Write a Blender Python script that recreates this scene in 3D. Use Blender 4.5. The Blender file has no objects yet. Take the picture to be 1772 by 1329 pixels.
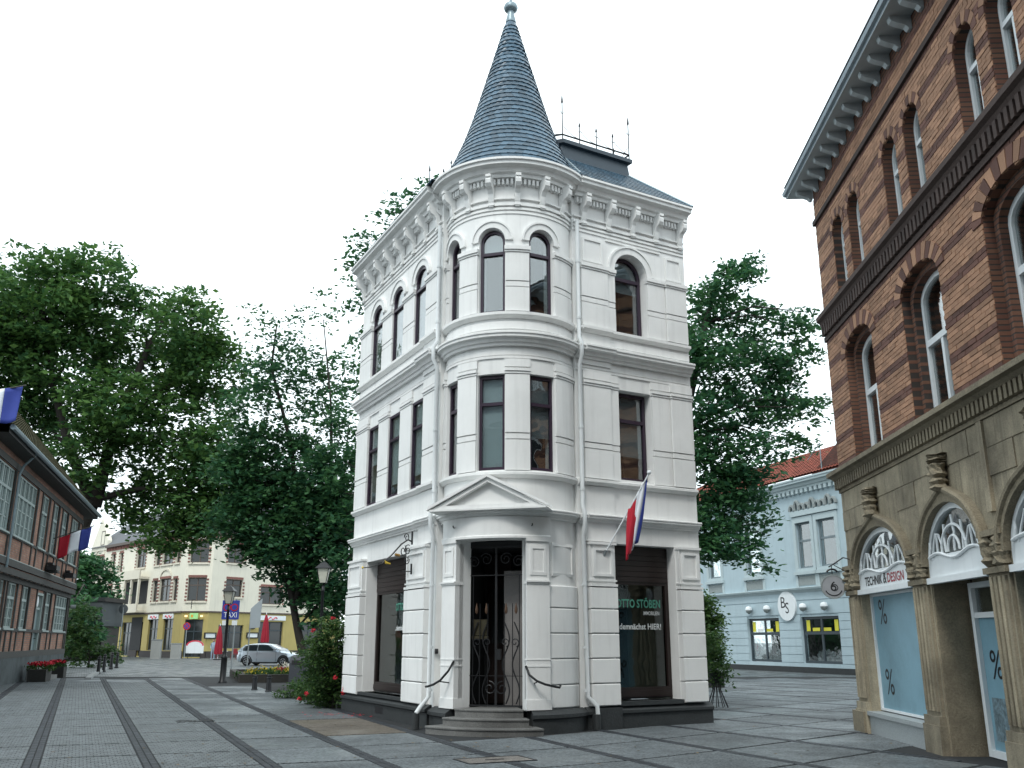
import bpy, bmesh, math, random
import numpy as np
from mathutils import Vector, Matrix
random.seed(7); rng = np.random.default_rng(11)
R_ = math.radians
scene = bpy.context.scene
col = scene.collection
# ---------------------------------------------------------------- camera
cd = bpy.data.cameras.new('camera'); camo = bpy.data.objects.new('camera', cd); col.objects.link(camo)
camo.location = (0, 0, 1.65); camo.rotation_euler = (R_(90 + 15.55), 0, 0)
cd.sensor_fit = 'HORIZONTAL'; cd.sensor_width = 36; cd.lens = 36 * 1597 / 1772
cd.clip_end = 2000; cd.clip_start = .1
scene.camera = camo
# ---------------------------------------------------------------- sky and sun
SUN_AZ, SUN_EL = -18, 52          # degrees: sun stands behind the camera, a little to its left, veiled by cloud
w = bpy.data.worlds.new('World'); scene.world = w; w.use_nodes = True
nt = w.node_tree; nt.nodes.clear()
out = nt.nodes.new('ShaderNodeOutputWorld')
sky = nt.nodes.new('ShaderNodeTexSky'); sky.sky_type = 'NISHITA'; sky.sun_disc = False
sky.sun_elevation = R_(SUN_EL); sky.sun_rotation = R_(180 + SUN_AZ)
b1 = nt.nodes.new('ShaderNodeBackground'); b1.inputs['Strength'].default_value = .1
nt.links.new(sky.outputs[0], b1.inputs['Color'])
b2 = nt.nodes.new('ShaderNodeBackground'); b2.inputs['Color'].default_value = (.86, .96, 1, 1); b2.inputs['Strength'].default_value = 1.25
tc = nt.nodes.new('ShaderNodeTexCoord'); nz = nt.nodes.new('ShaderNodeTexNoise'); nz.inputs['Scale'].default_value = 2.2; nz.inputs['Detail'].default_value = 6
nt.links.new(tc.outputs['Generated'], nz.inputs['Vector'])
mr = nt.nodes.new('ShaderNodeMapRange'); mr.inputs['From Min'].default_value = .3; mr.inputs['From Max'].default_value = .62; mr.inputs['To Min'].default_value = .86; mr.inputs['To Max'].default_value = 1
nt.links.new(nz.outputs[0], mr.inputs[0])
mx = nt.nodes.new('ShaderNodeMixShader')
nt.links.new(mr.outputs[0], mx.inputs[0]); nt.links.new(b1.outputs[0], mx.inputs[1]); nt.links.new(b2.outputs[0], mx.inputs[2]); nt.links.new(mx.outputs[0], out.inputs[0])
sd = bpy.data.lights.new('sun', 'SUN'); sd.energy = 1.15; sd.angle = R_(14); sd.color = (1, .97, .92)
so = bpy.data.objects.new('sun', sd); col.objects.link(so)
sdir = Vector((math.sin(R_(SUN_AZ)) * math.cos(R_(SUN_EL)), -math.cos(R_(SUN_AZ)) * math.cos(R_(SUN_EL)), math.sin(R_(SUN_EL))))
so.rotation_euler = sdir.to_track_quat('Z', 'Y').to_euler()
scene.view_settings.view_transform = 'Standard'; scene.view_settings.look = 'None'
scene.view_settings.exposure = .62; scene.view_settings.gamma = 1; scene.view_settings.use_curve_mapping = False
scene.render.engine = 'CYCLES'

# ---------------------------------------------------------------- materials
MATS = {}
def mat(name, c, rough=.7, var=.12, scale=5, bump=0., bscale=60, metal=0., spec=.4, island=0., streak=0., stain=0., fine=.0, coat=0., trans=0.):
    """procedural: base colour varied by two noises, optional per-piece variation, rain streaks and stains"""
    if name in MATS: return MATS[name]
    m = bpy.data.materials.new(name); m.use_nodes = True; N = m.node_tree.nodes; K = m.node_tree.links
    p = N['Principled BSDF']; p.inputs['Roughness'].default_value = rough; p.inputs['Metallic'].default_value = metal
    p.inputs['Specular IOR Level'].default_value = spec; p.inputs['Coat Weight'].default_value = coat
    geo = N.new('ShaderNodeNewGeometry')
    n1 = N.new('ShaderNodeTexNoise'); n1.inputs['Scale'].default_value = scale; n1.inputs['Detail'].default_value = 5
    K.new(geo.outputs['Position'], n1.inputs['Vector'])
    def math_(op, a, b):
        q = N.new('ShaderNodeMath'); q.operation = op
        for i, x in enumerate((a, b)):
            if isinstance(x, (int, float)): q.inputs[i].default_value = x
            else: K.new(x, q.inputs[i])
        return q.outputs[0]
    f = math_('MULTIPLY_ADD', n1.outputs[0], 2 * var); f.node.inputs[2].default_value = 1 - var
    if fine:
        n2 = N.new('ShaderNodeTexNoise'); n2.inputs['Scale'].default_value = bscale; n2.inputs['Detail'].default_value = 3
        K.new(geo.outputs['Position'], n2.inputs['Vector'])
        g = math_('MULTIPLY_ADD', n2.outputs[0], 2 * fine * 2); g.node.inputs[2].default_value = 1 - 2 * fine
        f = math_('MULTIPLY', f, g)
    if island:
        oi = N.new('ShaderNodeObjectInfo')
        s = math_('ADD', geo.outputs['Random Per Island'], oi.outputs['Random']); s = math_('FRACT', s, 0)
        g = math_('MULTIPLY_ADD', s, 2 * island); g.node.inputs[2].default_value = 1 - island
        f = math_('MULTIPLY', f, g)
    if streak:
        mp = N.new('ShaderNodeMapping'); mp.inputs['Scale'].default_value = (7, 7, .5); K.new(geo.outputs['Position'], mp.inputs[0])
        n3 = N.new('ShaderNodeTexNoise'); n3.inputs['Scale'].default_value = 1; n3.inputs['Detail'].default_value = 4; K.new(mp.outputs[0], n3.inputs['Vector'])
        r = N.new('ShaderNodeMapRange'); r.inputs['From Min'].default_value = .52; r.inputs['From Max'].default_value = .75; r.inputs['To Min'].default_value = 1; r.inputs['To Max'].default_value = 1 - streak
        K.new(n3.outputs[0], r.inputs[0]); f = math_('MULTIPLY', f, r.outputs[0])
    if stain:
        n4 = N.new('ShaderNodeTexNoise'); n4.inputs['Scale'].default_value = .9; n4.inputs['Detail'].default_value = 6; n4.inputs['Roughness'].default_value = .65; K.new(geo.outputs['Position'], n4.inputs['Vector'])
        r = N.new('ShaderNodeMapRange'); r.inputs['From Min'].default_value = .45; r.inputs['From Max'].default_value = .68; r.inputs['To Min'].default_value = 1; r.inputs['To Max'].default_value = 1 - stain
        K.new(n4.outputs[0], r.inputs[0]); f = math_('MULTIPLY', f, r.outputs[0])
    v = N.new('ShaderNodeVectorMath'); v.operation = 'SCALE'; v.inputs[0].default_value = c[:3]; K.new(f, v.inputs['Scale'])
    K.new(v.outputs[0], p.inputs['Base Color'])
    if bump:
        nb = N.new('ShaderNodeTexNoise'); nb.inputs['Scale'].default_value = bscale; nb.inputs['Detail'].default_value = 4; K.new(geo.outputs['Position'], nb.inputs['Vector'])
        b = N.new('ShaderNodeBump'); b.inputs['Strength'].default_value = bump; b.inputs['Distance'].default_value = .02; K.new(nb.outputs[0], b.inputs['Height']); K.new(b.outputs[0], p.inputs['Normal'])
    MATS[name] = m
    return m
def brickmat(name, c1, c2, cm, ang, bw, bh, mort=.012, rough=.85, off=.5, floor=False, spec=.3):
    """courses laid out along a wall's own direction (ang) or on the floor plane"""
    if name in MATS: return MATS[name]
    m = bpy.data.materials.new(name); m.use_nodes = True; N = m.node_tree.nodes; K = m.node_tree.links
    p = N['Principled BSDF']; p.inputs['Roughness'].default_value = rough; p.inputs['Specular IOR Level'].default_value = spec
    geo = N.new('ShaderNodeNewGeometry'); sx = N.new('ShaderNodeSeparateXYZ'); K.new(geo.outputs['Position'], sx.inputs[0])
    def dot(v):
        d = N.new('ShaderNodeVectorMath'); d.operation = 'DOT_PRODUCT'; K.new(geo.outputs['Position'], d.inputs[0]); d.inputs[1].default_value = v; return d.outputs['Value']
    cb = N.new('ShaderNodeCombineXYZ'); K.new(dot((math.sin(ang), math.cos(ang), 0)), cb.inputs[0])
    K.new(dot((math.cos(ang), -math.sin(ang), 0)) if floor else sx.outputs['Z'], cb.inputs[1])
    t = N.new('ShaderNodeTexBrick'); t.offset = off; K.new(cb.outputs[0], t.inputs['Vector'])
    t.inputs['Color1'].default_value = (*c1, 1); t.inputs['Color2'].default_value = (*c2, 1); t.inputs['Mortar'].default_value = (*cm, 1)
    t.inputs['Scale'].default_value = 1; t.inputs['Brick Width'].default_value = bw; t.inputs['Row Height'].default_value = bh; t.inputs['Mortar Size'].default_value = mort; t.inputs['Mortar Smooth'].default_value = .2
    n = N.new('ShaderNodeTexNoise'); n.inputs['Scale'].default_value = 1.3; n.inputs['Detail'].default_value = 6; K.new(geo.outputs['Position'], n.inputs['Vector'])
    r = N.new('ShaderNodeMapRange'); r.inputs['From Min'].default_value = .3; r.inputs['From Max'].default_value = .7; r.inputs['To Min'].default_value = .7; r.inputs['To Max'].default_value = 1.25; K.new(n.outputs[0], r.inputs[0])
    v = N.new('ShaderNodeVectorMath'); v.operation = 'SCALE'; K.new(t.outputs['Color'], v.inputs[0]); K.new(r.outputs[0], v.inputs['Scale']); K.new(v.outputs[0], p.inputs['Base Color'])
    b = N.new('ShaderNodeBump'); b.inputs['Strength'].default_value = .5; b.inputs['Distance'].default_value = .01; b.invert = True; K.new(t.outputs['Fac'], b.inputs['Height']); K.new(b.outputs[0], p.inputs['Normal'])
    if floor:
        r2 = N.new('ShaderNodeMapRange'); r2.inputs['From Min'].default_value = .4; r2.inputs['From Max'].default_value = .65; r2.inputs['To Min'].default_value = .62; r2.inputs['To Max'].default_value = rough - .3; K.new(n.outputs[0], r2.inputs[0]); K.new(r2.outputs[0], p.inputs['Roughness'])
    MATS[name] = m; return m
def slabmat(name, c, scale=55):
    """exposed-aggregate concrete, damp in patches"""
    m = bpy.data.materials.new(name); m.use_nodes = True; N = m.node_tree.nodes; K = m.node_tree.links
    p = N['Principled BSDF']; geo = N.new('ShaderNodeNewGeometry'); oi = N.new('ShaderNodeObjectInfo')
    vo = N.new('ShaderNodeTexVoronoi'); vo.inputs['Scale'].default_value = scale; K.new(geo.outputs['Position'], vo.inputs['Vector'])
    hs = N.new('ShaderNodeSeparateColor'); K.new(vo.outputs['Color'], hs.inputs[0])
    n = N.new('ShaderNodeTexNoise'); n.inputs['Scale'].default_value = .55; n.inputs['Detail'].default_value = 7; n.inputs['Roughness'].default_value = .6; K.new(geo.outputs['Position'], n.inputs['Vector'])
    def mrn(src, a, b, c_, d):
        r = N.new('ShaderNodeMapRange'); r.inputs['From Min'].default_value = a; r.inputs['From Max'].default_value = b; r.inputs['To Min'].default_value = c_; r.inputs['To Max'].default_value = d; K.new(src, r.inputs[0]); return r.outputs[0]
    def mul(a, b):
        q = N.new('ShaderNodeMath'); q.operation = 'MULTIPLY'; K.new(a, q.inputs[0]); K.new(b, q.inputs[1]); return q.outputs[0]
    f = mul(mrn(hs.outputs[0], 0, 1, .4, 1.6), mrn(n.outputs[0], .3, .7, .62, 1.3)); f = mul(f, mrn(oi.outputs['Random'], 0, 1, .82, 1.18))
    v = N.new('ShaderNodeVectorMath'); v.operation = 'SCALE'; v.inputs[0].default_value = c; K.new(f, v.inputs['Scale']); K.new(v.outputs[0], p.inputs['Base Color'])
    K.new(mrn(n.outputs[0], .42, .62, .75, .36), p.inputs['Roughness']); p.inputs['Specular IOR Level'].default_value = .35
    b = N.new('ShaderNodeBump'); b.inputs['Strength'].default_value = .35; b.inputs['Distance'].default_value = .006; K.new(vo.outputs['Distance'], b.inputs['Height']); K.new(b.outputs[0], p.inputs['Normal'])
    MATS[name] = m; return m
def glassmat(name, tint=(.8, .85, .86), refl=.19):
    """clear pane: fresnel mix of see-through and mirror reflection"""
    m = bpy.data.materials.new(name); m.use_nodes = True; N = m.node_tree.nodes; K = m.node_tree.links
    N.remove(N['Principled BSDF']); o = N['Material Output']
    t = N.new('ShaderNodeBsdfTransparent'); t.inputs[0].default_value = (*tint, 1); g = N.new('ShaderNodeBsdfGlossy'); g.inputs['Roughness'].default_value = .02
    lw = N.new('ShaderNodeLayerWeight'); lw.inputs[0].default_value = .5; pw = N.new('ShaderNodeMath'); pw.operation = 'POWER'; pw.inputs[1].default_value = 4; K.new(lw.outputs['Facing'], pw.inputs[0])
    fr = N.new('ShaderNodeMath'); fr.operation = 'MULTIPLY_ADD'; fr.inputs[1].default_value = .8; fr.inputs[2].default_value = refl; K.new(pw.outputs[0], fr.inputs[0])
    nz = N.new('ShaderNodeTexNoise'); nz.inputs['Scale'].default_value = 1.6; geo = N.new('ShaderNodeNewGeometry'); K.new(geo.outputs['Position'], nz.inputs['Vector'])
    b = N.new('ShaderNodeBump'); b.inputs['Strength'].default_value = .06; b.inputs['Distance'].default_value = .1; K.new(nz.outputs[0], b.inputs['Height']); K.new(b.outputs[0], g.inputs['Normal'])
    mxx = N.new('ShaderNodeMixShader'); K.new(fr.outputs[0], mxx.inputs[0]); K.new(t.outputs[0], mxx.inputs[1]); K.new(g.outputs[0], mxx.inputs[2]); K.new(mxx.outputs[0], o.inputs[0])
    MATS[name] = m; return m
def leafmat(name, c, var=.35):
    m = bpy.data.materials.new(name); m.use_nodes = True; N = m.node_tree.nodes; K = m.node_tree.links
    p = N['Principled BSDF']; p.inputs['Roughness'].default_value = .55; p.inputs['Specular IOR Level'].default_value = .25; o = N['Material Output']
    geo = N.new('ShaderNodeNewGeometry'); n = N.new('ShaderNodeTexNoise'); n.inputs['Scale'].default_value = .35; n.inputs['Detail'].default_value = 3; K.new(geo.outputs['Position'], n.inputs['Vector'])
    a = N.new('ShaderNodeMath'); a.operation = 'ADD'; K.new(geo.outputs['Random Per Island'], a.inputs[0]); K.new(n.outputs[0], a.inputs[1])
    r = N.new('ShaderNodeMapRange'); r.inputs['From Min'].default_value = .3; r.inputs['From Max'].default_value = 1.6; r.inputs['To Min'].default_value = 1 - var; r.inputs['To Max'].default_value = 1 + var; K.new(a.outputs[0], r.inputs[0])
    cr = N.new('ShaderNodeValToRGB'); cr.color_ramp.elements[0].color = (c[0] * .55, c[1] * .7, c[2] * .9, 1); cr.color_ramp.elements[1].color = (c[0] * 1.6, c[1] * 1.3, c[2] * .9, 1)
    K.new(r.outputs[0], cr.inputs[0]); 
    q = N.new('ShaderNodeMapRange'); q.inputs['From Min'].default_value = .3; q.inputs['From Max'].default_value = 1.5; K.new(a.outputs[0], q.inputs[0]); K.new(q.outputs[0], cr.inputs[0])
    K.new(cr.outputs[0], p.inputs['Base Color'])
    t = N.new('ShaderNodeBsdfTranslucent'); K.new(cr.outputs[0], t.inputs[0]); mxx = N.new('ShaderNodeMixShader'); mxx.inputs[0].default_value = .42
    K.new(p.outputs[0], mxx.inputs[1]); K.new(t.outputs[0], mxx.inputs[2]); K.new(mxx.outputs[0], o.inputs[0])
    MATS[name] = m; return m
def emat(name, c, s):
    m = bpy.data.materials.new(name); m.use_nodes = True; p = m.node_tree.nodes['Principled BSDF']
    p.inputs['Base Color'].default_value = (*c, 1); p.inputs['Emission Color'].default_value = (*c, 1); p.inputs['Emission Strength'].default_value = s; MATS[name] = m; return m

STUCCO = mat('white_stucco', (.76, .765, .755), .75, .05, 1.6, .12, 45, streak=.10, stain=.07)
PLINTH = mat('dark_plinth', (.03, .034, .036), .7, .25, 4, .25, 30, fine=.2)
STEP = mat('step_stone', (.15, .15, .145), .6, .25, 5, .3, 60, fine=.3, stain=.35)
PLUM = mat('plum_frame', (.035, .022, .038), .35, .1, 8)
DARKWOOD = mat('dark_wood', (.018, .011, .010), .45, .25, 12)
GLASS = glassmat('window_glass'); SHOPGLASS = glassmat('shop_glass', (.55, .62, .6), .07)
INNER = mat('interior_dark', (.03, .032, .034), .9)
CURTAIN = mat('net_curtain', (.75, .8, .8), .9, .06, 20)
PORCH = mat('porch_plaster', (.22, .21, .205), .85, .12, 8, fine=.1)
SLATE = mat('slate', (.05, .096, .138), .34, .2, 20, .15, 80, spec=.5, island=.35, fine=.15)
LEAD = mat('roof_metal', (.22, .28, .31), .38, .2, 8, metal=.4)
DARKMETAL = mat('dark_sheet_metal', (.03, .045, .06), .4, .2, 6)
IRON = mat('wrought_iron', (.012, .013, .015), .45, .2, 30)
PIPE = mat('white_pipe', (.62, .65, .66), .5, .08, 4, streak=.1)
BUFF = mat('buff_brick', (.32, .18, .112), .85, .12, 18, .25, 90, island=.25, fine=.15, stain=.18)
REDB = mat('dark_red_brick', (.115, .055, .042), .85, .12, 18, .25, 90, island=.3, fine=.12)
MORTAR = mat('brick_mortar', (.075, .06, .052), .95, .2, 10)
SAND = mat('sandstone', (.30, .262, .19), .9, .18, 3, .3, 50, island=.2, stain=.5, fine=.2, streak=.4)
SANDD = mat('sandstone_carved', (.22, .19, .135), .9, .25, 6, .5, 40, stain=.45, fine=.25)
WHITEP = mat('white_paint', (.7, .74, .76), .45, .05, 4, streak=.06)
BOARD = mat('blue_grey_board', (.2, .36, .445), .5, .25, 1.8, fine=.06, stain=.35)
INK = mat('black_paint', (.012, .012, .014), .5)
REDINK = mat('red_paint', (.3, .015, .03), .5)
GREENINK = mat('green_letter', (.08, .3, .22), .5)
WHITEINK = mat('white_letter', (.75, .78, .78), .5)
BLUEWALL = mat('pale_blue_stucco', (.40, .50, .545), .75, .06, 2, streak=.08, stain=.06)
BLUETRIM = mat('pale_blue_trim', (.42, .5, .52), .7, .08, 5)
ORN = mat('grey_ornament', (.25, .28, .28), .85, .3, 14, .4, 30)
TILE = mat('red_roof_tile', (.19, .052, .034), .8, .2, 6, island=.3, fine=.1)
ANTHR = mat('anthracite_frame', (.035, .05, .06), .4)
YELLOWP = mat('yellow_print', (.65, .6, .05), .6)
TIMBER = mat('old_timber', (.055, .055, .052), .8, .25, 8, .3, 50)
MUNTIN = mat('grey_green_frame', (.3, .36, .35), .6, .15, 10)
CREAM = mat('cream_plaster', (.68, .65, .55), .8, .07, 1.2, streak=.12)
OCHRE = mat('ochre_plaster', (.40, .33, .125), .8, .1, 1.2, streak=.12)
GREYROOF = mat('grey_slate_roof', (.07, .075, .085), .6, .2, 3)
BARK = mat('bark', (.03, .026, .022), .9, .3, 8, .5, 30)
LINDEN = leafmat('linden_leaf', (.055, .135, .045))
BEECH = leafmat('beech_leaf', (.038, .118, .058))
SHRUB = leafmat('shrub_leaf', (.045, .1, .034))
MOSS = mat('mossy_tile', (.04, .038, .017), .95, .5, 3, .5, 12, fine=.3)

# ---------------------------------------------------------------- mesh helpers
class Fr:
    """a wall's own frame: s along the wall, o outward, z up"""
    def __init__(f, x, y, ang, sgn=1, off=0):
        f.d = (math.sin(ang), math.cos(ang)); f.n = (f.d[1] * sgn, -f.d[0] * sgn); f.p = (x + f.n[0] * off, y + f.n[1] * off); f.sgn = sgn; f.ang = ang
    def __call__(f, s, o, z): return (f.p[0] + f.d[0] * s + f.n[0] * o, f.p[1] + f.d[1] * s + f.n[1] * o, z)
I = lambda a, b, c: (a, b, c)
def wloc(o):
    v = Vector((0, 0, 0))
    while o: v += o.location; o = o.parent
    return v
def outline(s0, s1, z0, z1, rise=0, n=10):
    if not rise: return [(s0, z0), (s1, z0), (s1, z1), (s0, z1)]
    c = (s0 + s1) / 2; h = (s1 - s0) / 2
    return [(s0, z0), (s1, z0)] + [(c + h * math.cos(t), z1 - rise + rise * math.sin(t)) for t in [math.pi * i / n for i in range(n + 1)]]
class MB:
    def __init__(b): b.v = []; b.f = []
    def add(b, vs, fs):
        k = len(b.v); b.v += vs; b.f += [tuple(i + k for i in f) for f in fs]; return b
    def box(b, M, a0, a1, o0, o1, z0, z1):
        b.add([M(a, o, z) for a in (a0, a1) for o in (o0, o1) for z in (z0, z1)], [(0, 1, 3, 2), (4, 6, 7, 5), (0, 4, 5, 1), (2, 3, 7, 6), (0, 2, 6, 4), (1, 5, 7, 3)]); return b
    def prism(b, M, poly, o0, o1):
        n = len(poly); b.add([M(s, o0, z) for s, z in poly] + [M(s, o1, z) for s, z in poly], [tuple(range(n)), tuple(range(2 * n - 1, n - 1, -1))] + [(i, (i + 1) % n, (i + 1) % n + n, i + n) for i in range(n)]); return b
    def ring(b, M, po, pi_, o0, o1, closed=True):
        n = len(po); vs = [M(s, o, z) for o in (o0, o1) for p in (po, pi_) for s, z in p]; fs = []
        for i in range(n if closed else n - 1):
            j = (i + 1) % n
            fs += [(i, j, n + j, n + i), (2 * n + i, 3 * n + i, 3 * n + j, 2 * n + j), (i, 2 * n + i, 2 * n + j, j), (n + i, n + j, 3 * n + j, 3 * n + i)]
        if not closed: fs += [(0, n, 3 * n, 2 * n), (n - 1, 3 * n - 1, 4 * n - 1, 2 * n - 1)]
        b.add(vs, fs); return b
    def tube(b, pts, r, n=6, cap=True):
        pts = [Vector(p) for p in pts]; m = len(pts); rr = r if isinstance(r, (list, tuple)) else [r] * m
        k = len(b.v); up = None
        for i, p in enumerate(pts):
            t = (pts[min(i + 1, m - 1)] - pts[max(i - 1, 0)]).normalized()
            if up is None: up = Vector((0, 0, 1)) if abs(t.z) < .9 else Vector((1, 0, 0))
            a = t.cross(up)
            if a.length < 1e-4: a = t.orthogonal()
            a.normalize(); c = a.cross(t).normalized(); up = c
            for j in range(n):
                th = 2 * math.pi * j / n; q = p + a * (rr[i] * math.cos(th)) + c * (rr[i] * math.sin(th)); b.v.append(tuple(q))
        for i in range(m - 1):
            for j in range(n): b.f.append((k + i * n + j, k + i * n + (j + 1) % n, k + (i + 1) * n + (j + 1) % n, k + (i + 1) * n + j))
        if cap: b.f += [tuple(k + j for j in range(n))[::-1], tuple(k + (m - 1) * n + j for j in range(n))]
        return b
    def lathe(b, M, prof, p0, p1, n, closed=False):
        """prof: list of (o, z); M takes an angle in degrees as s"""
        k = len(b.v); m = len(prof); N = n if closed else n + 1
        for i in range(N):
            a = p0 + (p1 - p0) * i / n
            for o, z in prof: b.v.append(M(a, o, z))
        for i in range(n):
            j = (i + 1) % N
            for q in range(m - 1): b.f.append((k + i * m + q, k + j * m + q, k + j * m + q + 1, k + i * m + q + 1))
        return b
    def wall(b, M, s0, s1, z0, z1, thick, ops=(), ds=None, o=0):
        """wall with openings (s0,s1,z0,z1,rise), built strip by strip"""
        br = {s0, s1}
        for q in ops:
            br |= {q[0], q[1]}
            if q[4]: br |= {(q[0] + q[1]) / 2 + (q[1] - q[0]) / 2 * math.cos(math.pi * i / 12) for i in range(1, 12)}
        if ds: br |= {s0 + (s1 - s0) * i / max(1, round((s1 - s0) / ds)) for i in range(1, max(1, round((s1 - s0) / ds)))}
        br = sorted(x for x in br if s0 - 1e-6 <= x <= s1 + 1e-6); br = [x for i, x in enumerate(br) if i == 0 or x - br[i - 1] > 1e-5]
        ends = {s0, s1} | {x for q in ops for x in q[:2]}
        def top(q, s):
            if not q[4]: return q[3]
            t = (s - (q[0] + q[1]) / 2) / ((q[1] - q[0]) / 2); return q[3] - q[4] + q[4] * math.sqrt(max(0, 1 - t * t))
        for a, c in zip(br, br[1:]):
            m = (a + c) / 2; iv = [(z0, z0)]; ivs = []
            for q in sorted([q for q in ops if q[0] < m < q[1]], key=lambda q: q[2]):
                ivs.append((iv[-1], (q[2], q[2]))); iv.append((top(q, a), top(q, c)))
            ivs.append((iv[-1], (z1, z1)))
            for (la, lc), (ha, hc) in ivs:
                if ha - la < 1e-4 and hc - lc < 1e-4: continue
                b.add([M(a, o, la), M(c, o, lc), M(c, o, hc), M(a, o, ha), M(a, o - thick, la), M(c, o - thick, lc), M(c, o - thick, hc), M(a, o - thick, ha)],
                      [(0, 1, 2, 3), (7, 6, 5, 4), (0, 4, 5, 1), (3, 2, 6, 7)] + ([(0, 3, 7, 4)] if a in ends else []) + ([(1, 5, 6, 2)] if c in ends else []))
        return b
    def build(b, name, m, parent=None, smooth=False, fix=True, kind=None):
        me = bpy.data.meshes.new(name); off = wloc(parent) if parent else Vector((0, 0, 0))
        me.from_pydata([(x - off.x, y - off.y, z - off.z) for x, y, z in b.v], [], b.f)
        if fix:
            bm = bmesh.new(); bm.from_mesh(me); bmesh.ops.recalc_face_normals(bm, faces=bm.faces); bm.to_mesh(me); bm.free()
        if smooth:
            me.polygons.foreach_set('use_smooth', [True] * len(me.polygons))
        me.materials.append(m); o = bpy.data.objects.new(name, me); col.objects.link(o)
        if parent: o.parent = parent
        if kind: o['kind'] = kind
        return o
def autosmooth(o, ang=40):
    me = o.data; bm = bmesh.new(); bm.from_mesh(me)
    bmesh.ops.remove_doubles(bm, verts=bm.verts, dist=1e-5)
    for f in bm.faces: f.smooth = True
    for e in bm.edges:
        if len(e.link_faces) == 2 and e.calc_face_angle(0) > R_(ang): e.smooth = False
    bm.to_mesh(me); bm.free(); return o
def thing(name, label, cat, loc=(0, 0, 0), group=None):
    o = bpy.data.objects.new(name, None); o.empty_display_size = .1; col.objects.link(o); o.location = loc; o['label'] = label; o['category'] = cat
    if group: o['group'] = group
    return o
def tag(o, label, cat, group=None):
    o['label'] = label; o['category'] = cat
    if group: o['group'] = group
    return o
def struct(o): o['kind'] = 'structure'; return o
def copy_tree(o, parent=None):
    c = o.copy(); col.objects.link(c); c.parent = parent
    for ch in o.children: copy_tree(ch, c)
    return c
def place(mesh, name, parent, loc, rotz=0, scale=None):
    o = bpy.data.objects.new(name, mesh); col.objects.link(o); o.parent = parent; o.location = Vector(loc) - wloc(parent); o.rotation_euler = (0, 0, rotz)
    if scale: o.scale = scale
    return o
def mesh_of(b, m, fix=True):
    o = b.build('tmp', m, None, fix=fix); me = o.data; bpy.data.objects.remove(o); return me
def lettering(txt, M, s, z, h, m, parent, o=.0, flip=1, width=None, bold=0., name='lettering', align='CENTER'):
    cu = bpy.data.curves.new('t', 'FONT'); cu.body = txt; cu.size = 1; cu.align_x = align; cu.resolution_u = 3; cu.offset = bold
    ob = bpy.data.objects.new('t', cu); col.objects.link(ob); bpy.context.view_layer.update()
    me = bpy.data.meshes.new_from_object(ob.evaluated_get(bpy.context.evaluated_depsgraph_get())); bpy.data.objects.remove(ob)
    xs = [v.co.x for v in me.vertices]; ys = [v.co.y for v in me.vertices]; k = h / .72; kx = k
    if width: kx = width / (max(xs) - min(xs))
    mid = (max(xs) + min(xs)) / 2 if align == 'CENTER' else 0
    b = MB(); b.v = [M(s + flip * (v.co.x - mid) * kx, o, z + v.co.y * k) for v in me.vertices]; b.f = [tuple(p.vertices) for p in me.polygons]
    return b.build(name, m, parent, fix=False)
def window(M, s0, s1, z0, z1, rise, root, o=-.12, fw=.06, fm=PLUM, gm=GLASS, transom=None, mull=0, dep=.07, sill=None, behind=None, name='window', bars=(), n=10):
    """frame (part) > panes, glazing bars (sub-parts)"""
    po = outline(s0, s1, z0, z1, rise, n); pi_ = outline(s0 + fw, s1 - fw, z0 + fw, z1 - fw, max(0, rise - fw * .6) if rise else 0, n)
    b = MB().ring(M, po, pi_, o, o - dep)
    if transom: b.box(M, s0 + fw, s1 - fw, o - dep + .004, o + .012, transom - fw * .6, transom + fw * .6)
    for i in range(mull):
        c = s0 + (s1 - s0) * (i + 1) / (mull + 1); b.box(M, c - fw * .5, c + fw * .5, o - dep + .006, o + .004, z0 + fw, (transom or z1) if rise and transom else z1 - fw)
    fr = b.build(name, fm, root)
    go = o - dep * .6; cols = [s0 + fw] + [s0 + (s1 - s0) * (i + 1) / (mull + 1) for i in range(mull)] + [s1 - fw]
    if transom:
        MB().prism(M, outline(s0 + fw, s1 - fw, transom, z1 - fw, max(0, rise - fw * .6) if rise else 0, n), go, go - .008).build('pane', gm, fr)
        zt = transom
    else: zt = z1 - fw
    for a, c in zip(cols, cols[1:]):
        if rise and not transom: MB().prism(M, pi_, go, go - .008).build('pane', gm, fr); break
        MB().box(M, a + .003, c - .003, go - .008, go, z0 + fw, zt - .004).build('pane', gm, fr)
    if behind: MB().box(M, s0 + .02, s1 - .02, go - .06, go - .05, behind[0], behind[1]).build('blind', behind[2] if len(behind) > 2 else CURTAIN, fr)
    return fr
def run(b, M, s0, s1, prof, n=1):
    """sweep a closed (o,z) profile along s"""
    k = len(b.v); m = len(prof)
    for i in range(n + 1):
        a = s0 + (s1 - s0) * i / n
        b.v += [M(a, o, z) for o, z in prof]
    for i in range(n):
        for j in range(m): b.f.append((k + i * m + j, k + i * m + (j + 1) % m, k + (i + 1) * m + (j + 1) % m, k + (i + 1) * m + j))
    b.f += [tuple(k + j for j in range(m)), tuple(k + n * m + j for j in range(m))[::-1]]
    return b
def rect(o0, o1, z0, z1): return [(o0, z0), (o1, z0), (o1, z1), (o0, z1)]
def corn(z0, z1, p, i=-.03):
    h = z1 - z0; return [(i, z0), (p * .3, z0), (p * .36, z0 + .22 * h), (p * .5, z0 + .25 * h), (p * .62, z0 + .5 * h), (p * .9, z0 + .58 * h), (p * .9, z0 + .78 * h), (p, z0 + .82 * h), (p, z1 - .012), (p * .93, z1), (i, z1 + .02)]
def rot_of(n): return math.atan2(n[0], -n[1])
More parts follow.
